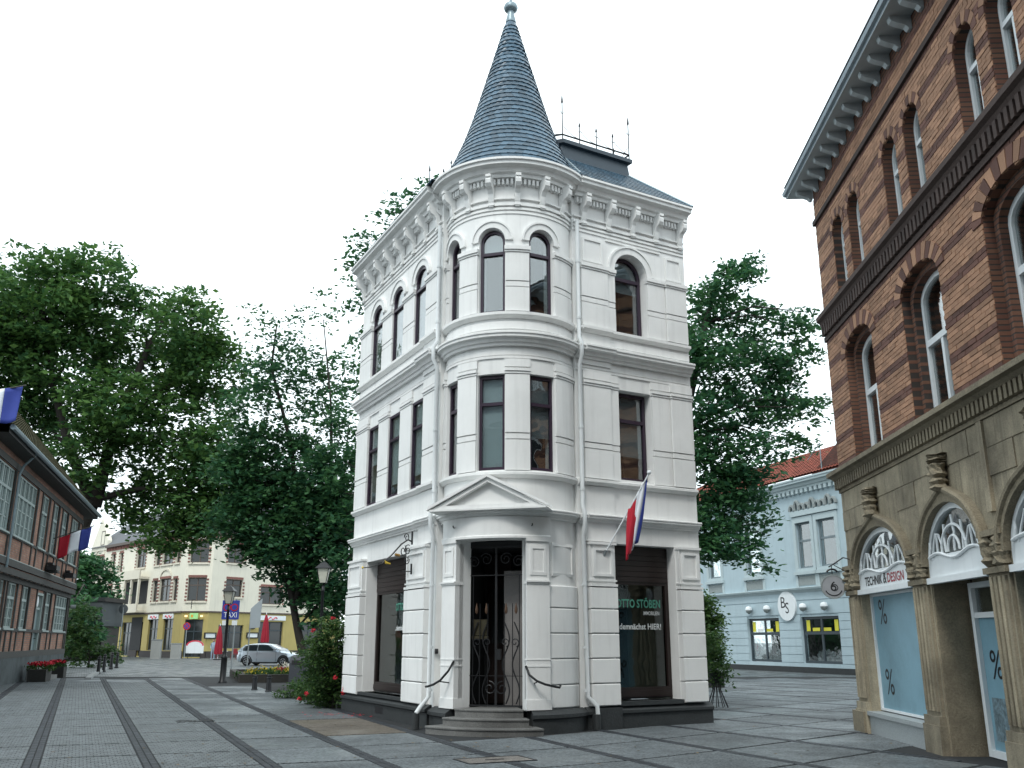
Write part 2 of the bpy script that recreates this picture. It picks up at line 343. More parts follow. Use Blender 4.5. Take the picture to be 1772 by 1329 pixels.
# ================================================================ GROUND
gb = MB(); gb.add([(-400, -60, 0), (400, -60, 0), (400, 700, 0), (-400, 700, 0)], [(0, 1, 2, 3)])
GROUND = brickmat('grey_sett_paving', (.10, .115, .12), (.14, .155, .16), (.045, .05, .05), R_(-24), .16, .12, .012, .6, floor=True)
struct(gb.build('ground', GROUND, fix=False))
SLAB = slabmat('aggregate_slab', (.105, .12, .128), 42); SLABO = slabmat('ochre_slab', (.125, .108, .088)); JOINT = mat('dark_sett', (.02, .024, .03), .55, .2, 8, .3, 40, island=.4)
SETT = mat('grey_sett', (.10, .114, .121), .5, .2, 3, .4, 50, island=.2, fine=.15, stain=.2)
# strips of dark setts: (x where y = 14, angle)
STRIPS = [(-15.3, -24.4), (-13.6, -24.4), (-11.9, -24.4), (-10.2, -24.4), (-8.5, -24.4), (-6.78, -24.4), (-5.14, -24.2), (-3.5, -23.7), (-1.9, -23.4), (-.06, -22.9), (1.75, -23.2), (3.84, -25.0), (6.3, -29.5), (8.95, -31.5), (11.6, -33)] + [(14.2 + 2.6 * i, -34) for i in range(12)]
CROSS = [71, 71, 71, 71, 71, 70, 69, 68, 66, 58, 51] + [48] * 20
pave = struct(MB().add([(-17, 8, .004), (16, 8, .004), (19, 46, .004), (-30, 46, .004)], [(0, 1, 2, 3)]).build('pavement', mat('joint_sand', (.018, .02, .022), .9, .3, 5), fix=False))
def sp(i, y): x, a = STRIPS[i]; return (x + math.tan(R_(a)) * (y - 14), y)
base_i = 6; ys0 = [None] * len(STRIPS)
def nexty(i, y, j):
    x0, y0 = sp(i, y); x14, a = STRIPS[j]; c = CROSS[min(i, j)]
    dx, dy = math.sin(R_(c)), math.cos(R_(c)); tx = math.tan(R_(a))
    t = (x14 + tx * (y0 - 14) - x0) / (dx - tx * dy); return y0 + t * dy
NROW = 24; rows = {}
K0 = -22
for k in range(K0, NROW):
    y = 14.75 + 1.66 * k; rows[(base_i, k)] = y
    for i in range(base_i, len(STRIPS) - 1): rows[(i + 1, k)] = nexty(i, rows[(i, k)], i + 1)
    for i in range(base_i, 0, -1): rows[(i - 1, k)] = nexty(i, rows[(i, k)], i - 1)
HW = .115; GAP = .045
settb = MB(); dsett = MB(); farslab = MB(); settlist = []
def in_main(x, y):   # inside the corner building's footprint
    d = [(x - 4.3) * .888 + (y - 20.2) * .46, None]
    return (x - 1.5) * .5 - (y - 18.8) * .866 < -.1 and (x + 1.7) * -.888 - (y - 19.2) * .46 < -.1 and d[0] < .2
def slab_ok(x, y): return not in_main(x, y) and x < 6.55 + .05 * (y - 19) + (0 if y < 19.2 else 14) and y < 44 and y > 9.5
for i in range(len(STRIPS) - 1):
    for k in range(K0, NROW - 1):
        ya, yb, yc, yd = rows[(i, k)], rows[(i + 1, k)], rows[(i + 1, k + 1)], rows[(i, k + 1)]
        pa, pb, pc, pd = [Vector((*sp(q, y), 0)) for q, y in ((i, ya), (i + 1, yb), (i + 1, yc), (i, yd))]
        c = (pa + pb + pc + pd) / 4
        u1, u2 = (pb - pa).normalized(), (pc - pd).normalized(); w1, w2 = (pd - pa).normalized(), (pc - pb).normalized()
        q = [pa + u1 * HW + w1 * GAP, pb - u1 * HW + w2 * GAP, pc - u2 * HW - w2 * GAP, pd + u2 * HW - w1 * GAP]
        if not slab_ok(c.x, c.y) or abs(c.x) > .62 * c.y + 2: continue
        if i <= 6 and c.y < 40:      # cells of small setts
            nx, ny = (13, 13) if c.y < 22 else (8, 8)
            for b_ in range(ny):
                for a in range(nx + b_ % 2):
                    def P(f, g): return q[0] * (1 - f) * (1 - g) + q[1] * f * (1 - g) + q[2] * f * g + q[3] * (1 - f) * g
                    e = .04; sh = .5 * (b_ % 2); x0_, x1_ = max(0, a + e - sh), min(nx, a + 1 - e - sh)
                    cr = [P(x0_ / nx, (b_ + e) / ny), P(x1_ / nx, (b_ + e) / ny), P(x1_ / nx, (b_ + 1 - e) / ny), P(x0_ / nx, (b_ + 1 - e) / ny)]
                    cc = (cr[0] + cr[1] + cr[2] + cr[3]) / 4; h = .016 + random.uniform(-.002, .002)
                    vs = [(p.x, p.y, .0) for p in cr] + [(p.x, p.y, h - .005) for p in cr] + [((p.x * .84 + cc.x * .16), (p.y * .84 + cc.y * .16), h) for p in cr]
                    settlist.append((cc.y + abs(cc.x) * .1 + (100 if (abs(cc.x) > .56 * cc.y or cc.y < 13.2) else 0), vs))
        else:
            h = .016 + random.uniform(-.003, .003)
            vs = [(p.x, p.y, 0) for p in q] + [(p.x, p.y, h - .004) for p in q] + [(p.x * .992 + c.x * .008, p.y * .992 + c.y * .008, h) for p in q]
            fs = [(8, 9, 10, 11)] + [(j, (j + 1) % 4, (j + 1) % 4 + 4, j + 4) for j in range(4)] + [(j + 4, (j + 1) % 4 + 4, (j + 1) % 4 + 8, j + 8) for j in range(4)]
            MB().add(vs, fs).build('paving_slab', SLABO if (i == 8 and k in (1, 2)) else SLAB, pave, fix=False)
SF = [(8, 9, 10, 11)] + [(j, (j + 1) % 4, (j + 1) % 4 + 4, j + 4) for j in range(4)] + [(j + 4, (j + 1) % 4 + 4, (j + 1) % 4 + 8, j + 8) for j in range(4)]
settlist.sort(key=lambda t: t[0])
for n_, (k, vs) in enumerate(settlist):
    if n_ < 280: MB().add(vs, SF).build('sett', SETT, pave, fix=False)
    else: settb.add(vs, SF)
settb.build('sett', SETT, pave, fix=False, kind='stuff')
dl = []
for i, (x14, a) in enumerate(STRIPS):
    y = 9.5
    while y < 44:
        x, _ = sp(i, y)
        if not in_main(x, y) and slab_ok(x, y) and abs(x) < .62 * y + 2:
            t = Vector((math.sin(R_(a)), math.cos(R_(a)), 0)); n = Vector((t.y, -t.x, 0))
            for side in (-1, 1):
                cc = Vector((x, y, 0)) + n * side * .05 + t * (.03 if side > 0 else 0)
                L, W = .055, .044; h = .017 + random.uniform(-.002, .002)
                cr = [cc + t * (L * p) + n * (W * q_) for p, q_ in ((-1, -1), (-1, 1), (1, 1), (1, -1))]
                vs = [(p.x, p.y, .0) for p in cr] + [(p.x, p.y, h - .005) for p in cr] + [((p.x * .84 + cc.x * .16), (p.y * .84 + cc.y * .16), h) for p in cr]
                dl.append((y + (100 if y < 13.2 or abs(x) > .56 * y else 0), vs))
        y += .118 * math.cos(R_(a))
dl.sort(key=lambda t: t[0])
for n_, (k, vs) in enumerate(dl):
    if n_ < 280: MB().add(vs, SF).build('dark_sett', JOINT, pave, fix=False)
    else: dsett.add(vs, SF)
dsett.build('dark_sett', JOINT, pave, fix=False, kind='stuff')
# manhole cover and drain
F = Fr(-.85, 14.15, R_(65), -1)
cov = thing('manhole_cover', 'rectangular stone-filled manhole cover before the steps', 'manhole cover', F(.5, -.3, .018))
def flatring(F, s0, s1, o0, o1, w_, z0, z1):
    b = MB(); b.box(F, s0, s1, o0, o0 + w_, z0, z1); b.box(F, s0, s1, o1 - w_, o1, z0, z1); b.box(F, s0, s0 + w_, o0 + w_, o1 - w_, z0, z1); b.box(F, s1 - w_, s1, o0 + w_, o1 - w_, z0, z1); return b
flatring(F, 0, 1.05, -.62, 0, .035, .012, .025).build('frame', IRON, cov)
MB().box(F, .04, 1.01, -.58, -.04, .012, .022).build('cover_plate', slabmat('cover_fill', (.13, .12, .11)), cov)
MB().box(F, .38, .66, -.34, -.29, .0225, .027).build('lifting_slot', INK, cov)
F = Fr(-6.95, 20.35, R_(66)); dr = thing('storm_drain', 'dark open storm drain grate in the square', 'drain', F(.2, 0, .018))
flatring(F, 0, .75, -.4, 0, .03, .012, .024).build('frame', IRON, dr)
MB().box(F, .03, .72, -.37, -.03, .0125, .0135).build('pit', INK, dr)
for i in range(7): MB().box(F, .06 + .1 * i, .1 + .1 * i, -.37, -.03, .014, .021).build('grate_bar', IRON, dr)

# ================================================================ CORNER BUILDING
CX_, CY_ = -.03, 19.4; RT = 1.42; PH0 = -16.3
def MT(p, o, z): a = R_(p + PH0); return (CX_ + (RT + o) * math.sin(a), CY_ - (RT + o) * math.cos(a), z)
FR = Fr(1.53, 18.76, R_(60), 1, -.10); FL = Fr(-1.72, 19.19, R_(-27.4), -1, -.10)
da = R_(PH0); FD = Fr(CX_, CY_, math.atan2(math.cos(da), math.sin(da)), 1)      # o = distance from the turret axis towards the door
def TW(c):     # flat frame tangent to the turret at angle c, o = 0 on the turret wall
    a = R_(c + PH0); return Fr(CX_ + RT * math.sin(a), CY_ - RT * math.cos(a), math.atan2(math.cos(a), math.sin(a)), 1)
cb = thing('corner_building', 'white stuccoed three storey corner house with round turret and slate spire', 'building', (CX_, CY_, 0))
RS0, RS1 = -.18, 3.0; LS0, LS1 = -.2, 5.3
WINS = (-44, 0, 44); HWD = 11.6
# walls
b = MB(); b.wall(FR, RS0, RS1, .4, 11.3, .34, [(.68, 2.30, .5, 3.58, 0), (.93, 1.83, 4.93, 6.9, 0), (.93, 1.83, 8.2, 10.13, .45)]); b.build('wall', STUCCO, cb)
lops = [(1.22, 4.15, .5, 3.5, 0)] + [(a, c, 4.86, 6.88, 0) for a, c in ((.62, 1.36), (2.10, 2.86), (3.60, 4.36))] + [(a, c, 8.2, 10.1, .30) for a, c in ((.62, 1.36), (2.10, 2.86), (3.60, 4.36))]
b = MB(); b.wall(FL, LS0, LS1, .4, 11.3, .34, lops); b.build('wall', STUCCO, cb)
tops = [(-28, 28, .4, 3.55, 0)] + [(c - HWD, c + HWD, 4.9, 6.88, 0) for c in WINS] + [(c - HWD, c + HWD, 8.2, 10.1, .285) for c in WINS]
b = MB(); b.wall(MT, -78, 92, .4, 11.3, .3, tops, ds=2.1); tw = b.build('wall', STUCCO, cb)
# side and back walls, floors
b = MB(); e = FR(RS1, 0, 0); FS = Fr(e[0], e[1], R_(-27.4 + 2), 1, 0); b.box(FS, .001, 6.2, -.3, 0, .4, 11.3)
e2 = FL(LS1, 0, 0); FB = Fr(e2[0], e2[1], R_(60), -1, 0); b.box(FB, .001, 4.6, -.3, 0, .4, 11.3); b.build('wall', STUCCO, cb)
for z in (.2, 4.25, 7.6, 11.1):
    poly = [FR(RS1 - .35, -.35, 0), FR(.2, -.5, 0), (CX_, CY_, 0), FL(.2, -.5, 0), FL(LS1 - .35, -.35, 0), FS(5.8, -.4, 0)]
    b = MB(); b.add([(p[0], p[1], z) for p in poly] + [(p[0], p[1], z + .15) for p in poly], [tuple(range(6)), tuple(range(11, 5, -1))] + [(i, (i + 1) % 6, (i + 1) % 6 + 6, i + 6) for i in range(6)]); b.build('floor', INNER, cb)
# inner partitions
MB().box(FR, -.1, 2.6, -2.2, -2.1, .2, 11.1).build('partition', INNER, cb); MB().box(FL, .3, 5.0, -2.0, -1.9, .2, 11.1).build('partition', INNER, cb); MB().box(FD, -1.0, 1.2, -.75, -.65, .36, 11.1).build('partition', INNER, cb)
# plinth
b = MB(); run(b, FR, -.1, RS1 + .06, [(-.05, 0), (.1, 0), (.1, .26), (.14, .29), (.14, .34), (.03, .42), (-.05, .42)]); b.build('plinth', PLINTH, cb)
b = MB(); b.box(FR, .0, .68, .0, .17, .0, .398); b.build('plinth', PLINTH, cb)
b = MB(); run(b, FL, -.12, LS1 + .06, [(-.05, 0), (.1, 0), (.1, .28), (.15, .31), (.15, .36), (.03, .44), (-.05, .44)]); b.build('plinth', PLINTH, cb)
for p0, p1 in ((31, 84), (-74, -31)):
    b = MB(); run(b, MT, p0, p1, [(-.2, 0), (.2, 0), (.2, .25), (.24, .28), (.24, .34), (.1, .42), (-.2, .42)], 12); b.build('plinth', PLINTH, cb)
b = MB(); b.box(FL, 2.4, 2.9, .095, .102, .1, .24); b.build('cellar_vent', INK, cb)
# steps
for o_, p, z0, z1 in ((.66, 33, 0.006, .145), (.42, 27, .145, .29), (.17, 25, .29, .435)):
    b = MB(); run(b, MT, -p, p, [(-1.0, z0), (o_ - .02, z0), (o_ - .02, z1 - .035), (o_, z1 - .03), (o_, z1 - .006), (o_ - .01, z1), (-1.0, z1)], 14); b.build('step', STEP, cb)
# rusticated piers, ground floor
GR = [.42, .84, 1.31, 1.78, 2.25, 2.68]
def quoins(M, s0, s1, o1, n=1, zs=GR):
    for z0, z1 in zip(zs, zs[1:]):
        b = MB(); e = .012 if n == 1 else .5; g_ = .018
        run(b, M, s0, s1, [(-.05, z0 + g_), (o1 - .015, z0 + g_), (o1, z0 + g_ + .015), (o1, z1 - .015), (o1 - .015, z1), (-.05, z1)], n); b.build('quoin_block', STUCCO, cb)
quoins(FR, .02, .67, .15); quoins(FR, 2.31, 2.92, .15); quoins(FL, .06, 1.2, .15); quoins(FL, 4.16, 5.26, .15); quoins(MT, 47, 80, .06, 6)
def upper_pier(M, s0, s1, o1, n=1, d=1.0):
    b = MB(); run(b, M, s0 + .02 * d, s1 - .02 * d, rect(-.05, o1 - .03, 2.70, 3.56), n); b.build('pier_block', STUCCO, cb)
    w_ = .06 * d
    b = MB(); b.ring(M, outline(s0 + .08 * d, s1 - .08 * d, 2.9, 3.46), outline(s0 + .08 * d + w_, s1 - .08 * d - w_, 2.95, 3.41), o1 - .035, o1 + .005); b.build('panel_frame', STUCCO, cb)
    for z0, z1, k in ((2.70, 2.75, .02), (2.80, 2.83, .0), (3.53, 3.58, .015)):
        b = MB(); run(b, M, s0, s1, rect(-.05, o1 + k, z0, z1), n); b.build('fillet', STUCCO, cb)
upper_pier(FR, .02, .67, .14); upper_pier(FR, 2.31, 2.92, .14); upper_pier(FL, .06, 1.2, .14); upper_pier(FL, 4.16, 5.26, .14)
b = MB(); b.ring(MT, outline(50, 76, 2.86, 3.5), outline(52, 74, 2.92, 3.44), -.02, .03); b.build('panel_frame', STUCCO, cb)
# door surround
def jamb(sg):
    b = MB()
    run(b, MT, sg * 28, sg * 45.5, rect(-.1, .12, .42, 2.72), 4); b.build('pilaster', STUCCO, cb)
    b = MB(); run(b, MT, sg * 28, sg * 45.5, rect(-.1, .105, 2.76, 3.50), 4); b.build('pilaster', STUCCO, cb)
    b = MB(); b.ring(MT, outline(*sorted((sg * 30.5, sg * 43)), 2.86, 3.42), outline(*sorted((sg * 32.5, sg * 41)), 2.92, 3.36), .09, .125); b.build('panel_frame', STUCCO, cb)
    for z0, z1, k in ((.42, .60, .135), (1.18, 1.21, .128), (1.30, 1.32, .128), (2.70, 2.73, .14), (2.73, 2.76, .16), (3.50, 3.56, .135)):
        b = MB(); run(b, MT, sg * 27.6, sg * 46, rect(-.1, k, z0, z1), 4); b.build('fillet', STUCCO, cb)
    b = MB(); p0, p1 = MT(sg * 28, .1, 0), MT(sg * 31, -.05, 0); q0, q1 = FD(sg * .645, 1.02, 0), FD(sg * .78, 1.02, 0)
    b.add([(*p[:2], z) for z in (.43, 3.55) for p in (p0, p1, q1, q0)], [(0, 1, 2, 3), (7, 6, 5, 4), (0, 4, 5, 1), (1, 5, 6, 2), (2, 6, 7, 3), (3, 7, 4, 0)]); b.build('door_jamb', STUCCO, cb)
jamb(1); jamb(-1)
b = MB(); run(b, MT, -47, 47, [(-.4, 3.56), (.13, 3.56), (.13, 3.60), (.10, 3.62), (.10, 3.97), (-.4, 3.97)], 16); autosmooth(b.build('entablature', STUCCO, cb), 25)
for p in (-30, 32):
    b = MB(); b.tube([MT(p, .1, 3.8), MT(p, .14, 3.8), MT(p, .15, 3.84)], .012, 5); b.build('hook', IRON, cb)
# porch
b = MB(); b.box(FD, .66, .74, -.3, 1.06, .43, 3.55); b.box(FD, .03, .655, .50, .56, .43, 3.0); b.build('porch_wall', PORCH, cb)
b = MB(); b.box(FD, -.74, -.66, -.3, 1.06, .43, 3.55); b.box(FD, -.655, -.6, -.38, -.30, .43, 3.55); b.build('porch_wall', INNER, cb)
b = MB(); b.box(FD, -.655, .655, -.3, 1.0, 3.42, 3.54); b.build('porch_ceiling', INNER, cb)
pd = MB().box(FD, -.6, 0, -.37, -.31, .43, 2.9).build('door', DARKWOOD, cb)
MB().box(FD, -.5, -.1, -.309, -.30, 1.6, 2.7).build('door_panel', INNER, pd); MB().tube([FD(-.08, -.3, 1.4), FD(-.08, -.24, 1.4), FD(-.16, -.24, 1.4)], .012, 6).build('handle', LEAD, pd)
b = MB(); b.box(FD, -.62, -.05, -.28, -.2, 2.95, 3.4); b.build('fanlight', DARKWOOD, cb)
# wrought iron gate
def spiral(cx, cz, r0, a0, turns, sg=1, n=16):
    return [(cx + sg * r0 * (1 - .75 * t / n) * math.cos(a0 + 2 * math.pi * turns * t / n), cz + r0 * (1 - .75 * t / n) * math.sin(a0 + 2 * math.pi * turns * t / n)) for t in range(n + 1)]
GO = 1.0
gate = MB().ring(FD, outline(-.64, .64, .45, 3.5), outline(-.60, .60, .48, 3.46), GO, GO - .03).box(FD, -.02, .02, GO - .03, GO + .005, .48, 3.46).box(FD, -.6, .6, GO - .025, GO, 1.0, 1.012).box(FD, -.6, .6, GO - .025, GO, 2.88, 2.9).build('gate', IRON, cb)
GOLD = mat('old_gilding', (.09, .05, .03), .45, .2, 20)
for sg in (-1, 1):
    for x in (.17, .33, .47, .57):
        h = 2.35 if x in (.17, .33) else 2.0
        MB().tube([FD(sg * x, GO - .015, .48), FD(sg * x, GO - .015, h if x < .4 else 2.88)], .009, 5).build('gate_bar', IRON, gate)
    for x in (.2, .4):
        pts = [FD(sg * (x + .07 * math.sin((z - .5) * 2 * math.pi / .95)), GO - .01, z) for z in [.5 + i * .05 for i in range(31)]]
        MB().tube(pts, .014, 5).build('gate_scroll', IRON, gate)
        MB().tube([FD(sg * (x - .02) + q[0], GO, q[1]) for q in spiral(0, 1.62, .09, -1.2, 1.2, sg)], .011, 5).build('gate_scroll', IRON, gate)
        MB().lathe(lambda a, o, z, X=sg * x: tuple(np.array(FD(X, GO - .015, z)) + np.array([o * math.cos(R_(a)), o * math.sin(R_(a)), 0])), [(0.004, 2.15), (.03, 2.19), (.028, 2.25), (.004, 2.36)], 0, 360, 8, True).build('gate_finial', GOLD, gate, True)
    MB().tube([FD(sg * .12 + q[0], GO, q[1]) for q in spiral(0, .78, .13, 1.5, 1.3, sg)], .012, 5).build('gate_scroll', IRON, gate)
    for x, z, r in ((.2, 3.2, .13), (.45, 3.15, .12)):
        MB().tube([FD(sg * x + q[0], GO, q[1]) for q in spiral(0, z, r, 0.4, 1.5, sg)], .011, 5).build('gate_scroll', IRON, gate)
MB().box(FD, -.48, -.2, GO - .12, GO - .04, 1.75, 2.05).box(FD, -.5, -.18, GO - .13, GO - .03, 1.68, 1.74).build('letterbox', mat('dull_brass', (.035, .03, .014), .5, .2, 8), gate)
MB().box(FD, .02, .1, GO - .05, GO + .02, 1.3, 1.5).build('gate_lock', IRON, gate)
# hand rails
for pts in ([(-28, .12, 1.28), (-29.5, .22, 1.1), (-33, .33, .93), (-39, .36, .85), (-46, .36, .81), (-50, .36, .80)], [(27, .12, 1.20), (29, .2, 1.04), (33, .28, .94), (38, .31, .88), (44, .31, .84), (48, .31, .82), (49, .30, .85), (48.2, .29, .87)]):
    P = [MT(*p) for p in pts]; b = MB(); b.tube(P, .022, 7); b.tube([MT(pts[2][0], pts[2][1], pts[2][2] - .02), MT(pts[2][0], .1, pts[2][2] - .05)], .012, 5); b.build('handrail', IRON, cb, True)
# bands
def bands(M, s0, s1, n, e0=0, e1=0):
    for nm, prof, x in (('cornice', corn(3.95, 4.13, .17), .15), ('sill_band', [(-.03, 4.74), (.04, 4.74), (.09, 4.79), (.11, 4.80), (.11, 4.85), (.02, 4.88), (-.03, 4.88)], .1),
                     ('fillet', rect(-.03, .03, 7.20, 7.25), .02), ('architrave', rect(-.03, .02, 7.27, 7.33), .02), ('string_course', corn(7.46, 7.73, .24), .2), ('fillet', rect(-.03, .035, 7.83, 7.99), .02), ('sill_band', [(-.03, 8.06), (.03, 8.06), (.1, 8.11), (.12, 8.12), (.12, 8.18), (.02, 8.21), (-.03, 8.21)], .1),
                     ('fillet', rect(-.03, .022, 10.42, 10.47), .02), ('fillet', rect(-.03, .034, 10.51, 10.56), .02), ('fillet', rect(-.03, .05, 10.60, 10.67), .02), ('fillet', rect(-.03, .06, 10.745, 10.775), .02), ('cornice', corn(11.22, 11.56, .44), .4)):
        b = MB(); o = run(b, M, s0 - x * e0, s1 + x * e1, prof, n).build(nm, STUCCO, cb)
        if n > 1: autosmooth(o, 25)
bands(FR, RS0 + .02, RS1 - .02, 1); bands(FL, LS0 + .02, LS1, 1); bands(MT, -72, 88, 30)
# break-forward pieces above the pilasters
for M, s0, s1 in ((FR, -.02, .74), (FL, -.16, .68)):
    for z0, z1, p in ((3.60, 3.95, .07), (4.14, 4.73, .035), (7.34, 7.49, .05), (7.78, 8.05, .055)):
        MB().box(M, s0, s1, -.03, p, z0, z1).build('pilaster_break', STUCCO, cb)
    for prof in (corn(3.95, 4.13, .21), [(-.03, 4.74), (.07, 4.74), (.12, 4.79), (.15, 4.80), (.15, 4.855), (.02, 4.885), (-.03, 4.885)], corn(7.458, 7.735, .29), [(-.03, 8.055), (.08, 8.055), (.15, 8.11), (.165, 8.12), (.165, 8.185), (.02, 8.215), (-.03, 8.215)]):
        run(MB(), M, s0, s1, prof).build('pilaster_break', STUCCO, cb)
# pilasters on the upper floors
def pil2(M, s0, s1, o=.05, n=1, d=1.0):
    for z0, z1, k in ((4.89, 5.50, 0), (5.525, 5.625, -.008), (5.65, 6.86, 0)):
        run(MB(), M, s0, s1, rect(-.03, o + k, z0, z1), n).build('pilaster', STUCCO, cb)
    for z0, z1, k in ((6.87, 6.91, .015), (6.92, 6.98, .035), (7.02, 7.18, .0)):
        run(MB(), M, s0 - .015 * d, s1 + .015 * d, rect(-.03, o + k, z0, z1), n).build('capital', STUCCO, cb)
def pil3(M, s0, s1, o=.05, n=1, d=1.0):
    for z0, z1, k in ((8.22, 8.74, 0), (8.765, 8.865, -.008), (8.89, 9.52, 0)):
        run(MB(), M, s0, s1, rect(-.03, o + k, z0, z1), n).build('pilaster', STUCCO, cb)
    for z0, z1, k in ((9.53, 9.57, .02), (9.575, 9.66, .045)):
        run(MB(), M, s0 - .02 * d, s1 + .02 * d, rect(-.03, o + k, z0, z1), n).build('capital', STUCCO, cb)
for M, L in ((FR, ((0, .70, .08), (.715, .925, .04), (1.835, 2.34, .04), (2.355, 2.95, .08))), (FL, ((-.14, .61, .06), (1.37, 2.09, .04), (2.87, 3.59, .04), (4.37, 5.26, .06)))):
    for s0, s1, o in L: pil2(M, s0, s1, o); pil3(M, s0, s1, o)
for s0, s1 in ((-70, -56.2), (-31.8, -12.2), (12.2, 31.8), (56.2, 80)): pil2(MT, s0, s1, .05, 6, 40); pil3(MT, s0, s1, .05, 6, 40)
for s0, s1 in ((.08, .62), (2.42, 2.88)): MB().ring(FR, outline(s0, s1, 9.74, 10.3), outline(s0 + .05, s1 - .05, 9.79, 10.25), -.01, .028).build('panel_frame', STUCCO, cb)
MB().box(FR, .72, 2.26, -.02, .03, 10.335, 10.375).build('hood_strip', STUCCO, cb)
# archivolts
def archivolt(M, c, hw, zs, rise, w_, o, dg=1.0, n=16):
    po = [(c + (hw + w_ * dg) * math.cos(math.pi * i / n), zs + (rise + w_) * math.sin(math.pi * i / n)) for i in range(n + 1)]; pi_ = [(c + (hw + .004 * dg) * math.cos(math.pi * i / n), zs + (rise + .004) * math.sin(math.pi * i / n)) for i in range(n + 1)]
    MB().ring(M, po, pi_, -.02, o, closed=False).build('archivolt', STUCCO, cb)
    po2 = [(c + (hw + w_ * dg * 1.0) * math.cos(math.pi * i / n), zs + (rise + w_ * 1.0) * math.sin(math.pi * i / n)) for i in range(n + 1)]; po3 = [(c + (hw + w_ * dg * 1.3) * math.cos(math.pi * i / n), zs + (rise + w_ * 1.3) * math.sin(math.pi * i / n)) for i in range(n + 1)]
    MB().ring(M, po3, po2, -.02, o + .025, closed=False).build('archivolt', STUCCO, cb)
archivolt(FR, 1.38, .45, 9.68, .45, .15, .045)
for c in (.99, 2.48, 3.98): archivolt(FL, c, .37, 9.80, .30, .15, .05)
for c in WINS: archivolt(MT, c, HWD, 9.815, .285, .13, .045, 40)
# windows
CURT2 = mat('grey_blind', (.3, .33, .34), .9)
window(FR, .95, 1.81, 4.95, 6.88, 0, cb, -.2, .065, transom=6.27, behind=(5.5, 6.8, CURT2))
window(FR, .95, 1.81, 8.22, 10.11, .43, cb, -.2, .065, transom=9.58, behind=(9.3, 10.0, CURT2))
for a, c in ((.62, 1.36), (2.10, 2.86), (3.60, 4.36)):
    window(FL, a + .01, c - .01, 4.89, 6.86, 0, cb, .012, .05, transom=6.25, behind=(5.9 if a > 3 else 5.2, 6.8)); window(FL, a + .01, c - .01, 8.22, 10.08, .285, cb, .012, .05, transom=9.55)
for c in WINS:
    W = TW(c); h = RT * math.sin(R_(HWD)) - .012
    window(W, -h, h, 4.92, 6.86, 0, cb, -.1, .055, transom=6.27, behind=((4.98, 6.8) if c == 0 else (5.6, 6.8, CURT2)))
    window(W, -h, h, 8.22, 10.08, .27, cb, -.1, .055, transom=9.55, behind=((9.6, 10.0, CURT2) if c == 0 else None))
# shop windows
def shop(M, s0, s1, o, flip, tc_, gz):
    f = MB().ring(M, outline(s0, s1, .52, gz[2]), outline(s0 + .09, s1 - .09, gz[0], gz[1]), o, o - .1).build('shop_window', DARKWOOD, cb)
    MB().box(M, s0 + .09, s1 - .09, o - .06, o - .05, gz[0], gz[1]).build('pane', SHOPGLASS, f)
    MB().box(M, s0 + .05, s1 - .05, o + .002, o + .03, .56, gz[0] - .06).build('stall_riser', DARKWOOD, f)
    for k in range(6):
        MB().box(M, s0 + .02, s1 - .02, o + .002, o + .018, gz[1] + .06 + k * .11, gz[1] + .155 + k * .11).build('shutter_slat', DARKWOOD, f)
    lettering('OTTO STÖBEN', M, tc_, 2.32, .17, GREENINK, f, o - .045, flip, width=1.15, bold=.02); lettering('IMMOBILIEN', M, tc_ + flip * .33, 2.17, .08, WHITEINK, f, o - .045, flip, width=.42, bold=.005)
    lettering('..demnächst HIER!', M, tc_, 1.88, .12, WHITEINK, f, o - .045, flip, width=1.15, bold=.015)
shop(FR, .69, 2.29, -.25, 1, 1.52, (.74, 2.78, 3.56)); shop(FL, 1.23, 4.14, -.28, -1, 2.35, (.72, 2.72, 3.48))
b = MB(); b.box(FR, .69, 2.29, -.249, .12, .42, .5); b.build('window_ledge', PLINTH, cb); b = MB(); b.box(FL, 1.23, 4.14, -.279, .12, .44, .5); b.build('window_ledge', PLINTH, cb)
LIN = mat('shop_partition', (.09, .095, .095), .8, .1, 3)
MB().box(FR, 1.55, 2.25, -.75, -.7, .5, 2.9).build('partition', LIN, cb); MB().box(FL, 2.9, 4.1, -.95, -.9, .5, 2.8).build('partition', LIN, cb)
# pediment
tri = [(-1.16, 4.13), (1.16, 4.13), (0, 4.74)]; tri2 = [(-.86, 4.20), (.86, 4.20), (0, 4.645)]
MB().ring(FD, tri, tri2, 1.40, 1.62).build('pediment', STUCCO, cb)
ped = MB().prism(FD, [(-.95, 4.16), (.95, 4.16), (0, 4.70)], 1.0, 1.50).build('tympanum', STUCCO, cb)
for sg in (-1, 1):
    MB().prism(FD, [(sg * 1.24, 4.115), (sg * 1.20, 4.185), (0, 4.80), (0, 4.735)], 1.3, 1.67).build('raking_cornice', STUCCO, cb)
MB().prism(FD, [(-1.2, 4.09), (1.2, 4.09), (1.16, 4.128), (-1.16, 4.128)], 1.1, 1.665).build('pediment_base', STUCCO, cb)
# console brackets and dentils
bm_ = MB(); prof = [(0, 10.66), (.05, 10.66), (.07, 10.7), (.09, 10.78), (.10, 10.86), (.15, 10.94), (.23, 10.98), (.28, 11.04), (.29, 11.12), (.27, 11.17), (.30, 11.18), (.30, 11.24), (0, 11.24)]
run(bm_, lambda s, o, z: (s, -o, z), -.058, .058, prof); brk = mesh_of(bm_, STUCCO)
drop = mesh_of(MB().box(I, -.07, .07, -.075, 0, 10.60, 10.655).box(I, -.05, .05, -.06, 0, 10.575, 10.6), STUCCO)
def consoles(pos):
    for (x, y, _), th in pos: q = place(brk, 'console_bracket', cb, (x, y, 0), th); place(drop, 'bracket_drop', q, Vector((x, y, 0)), 0)
def put_console(x, y, th):
    q = place(brk, 'console_bracket', cb, (x, y, 0), th); o = bpy.data.objects.new('bracket_drop', drop); col.objects.link(o); o.parent = q
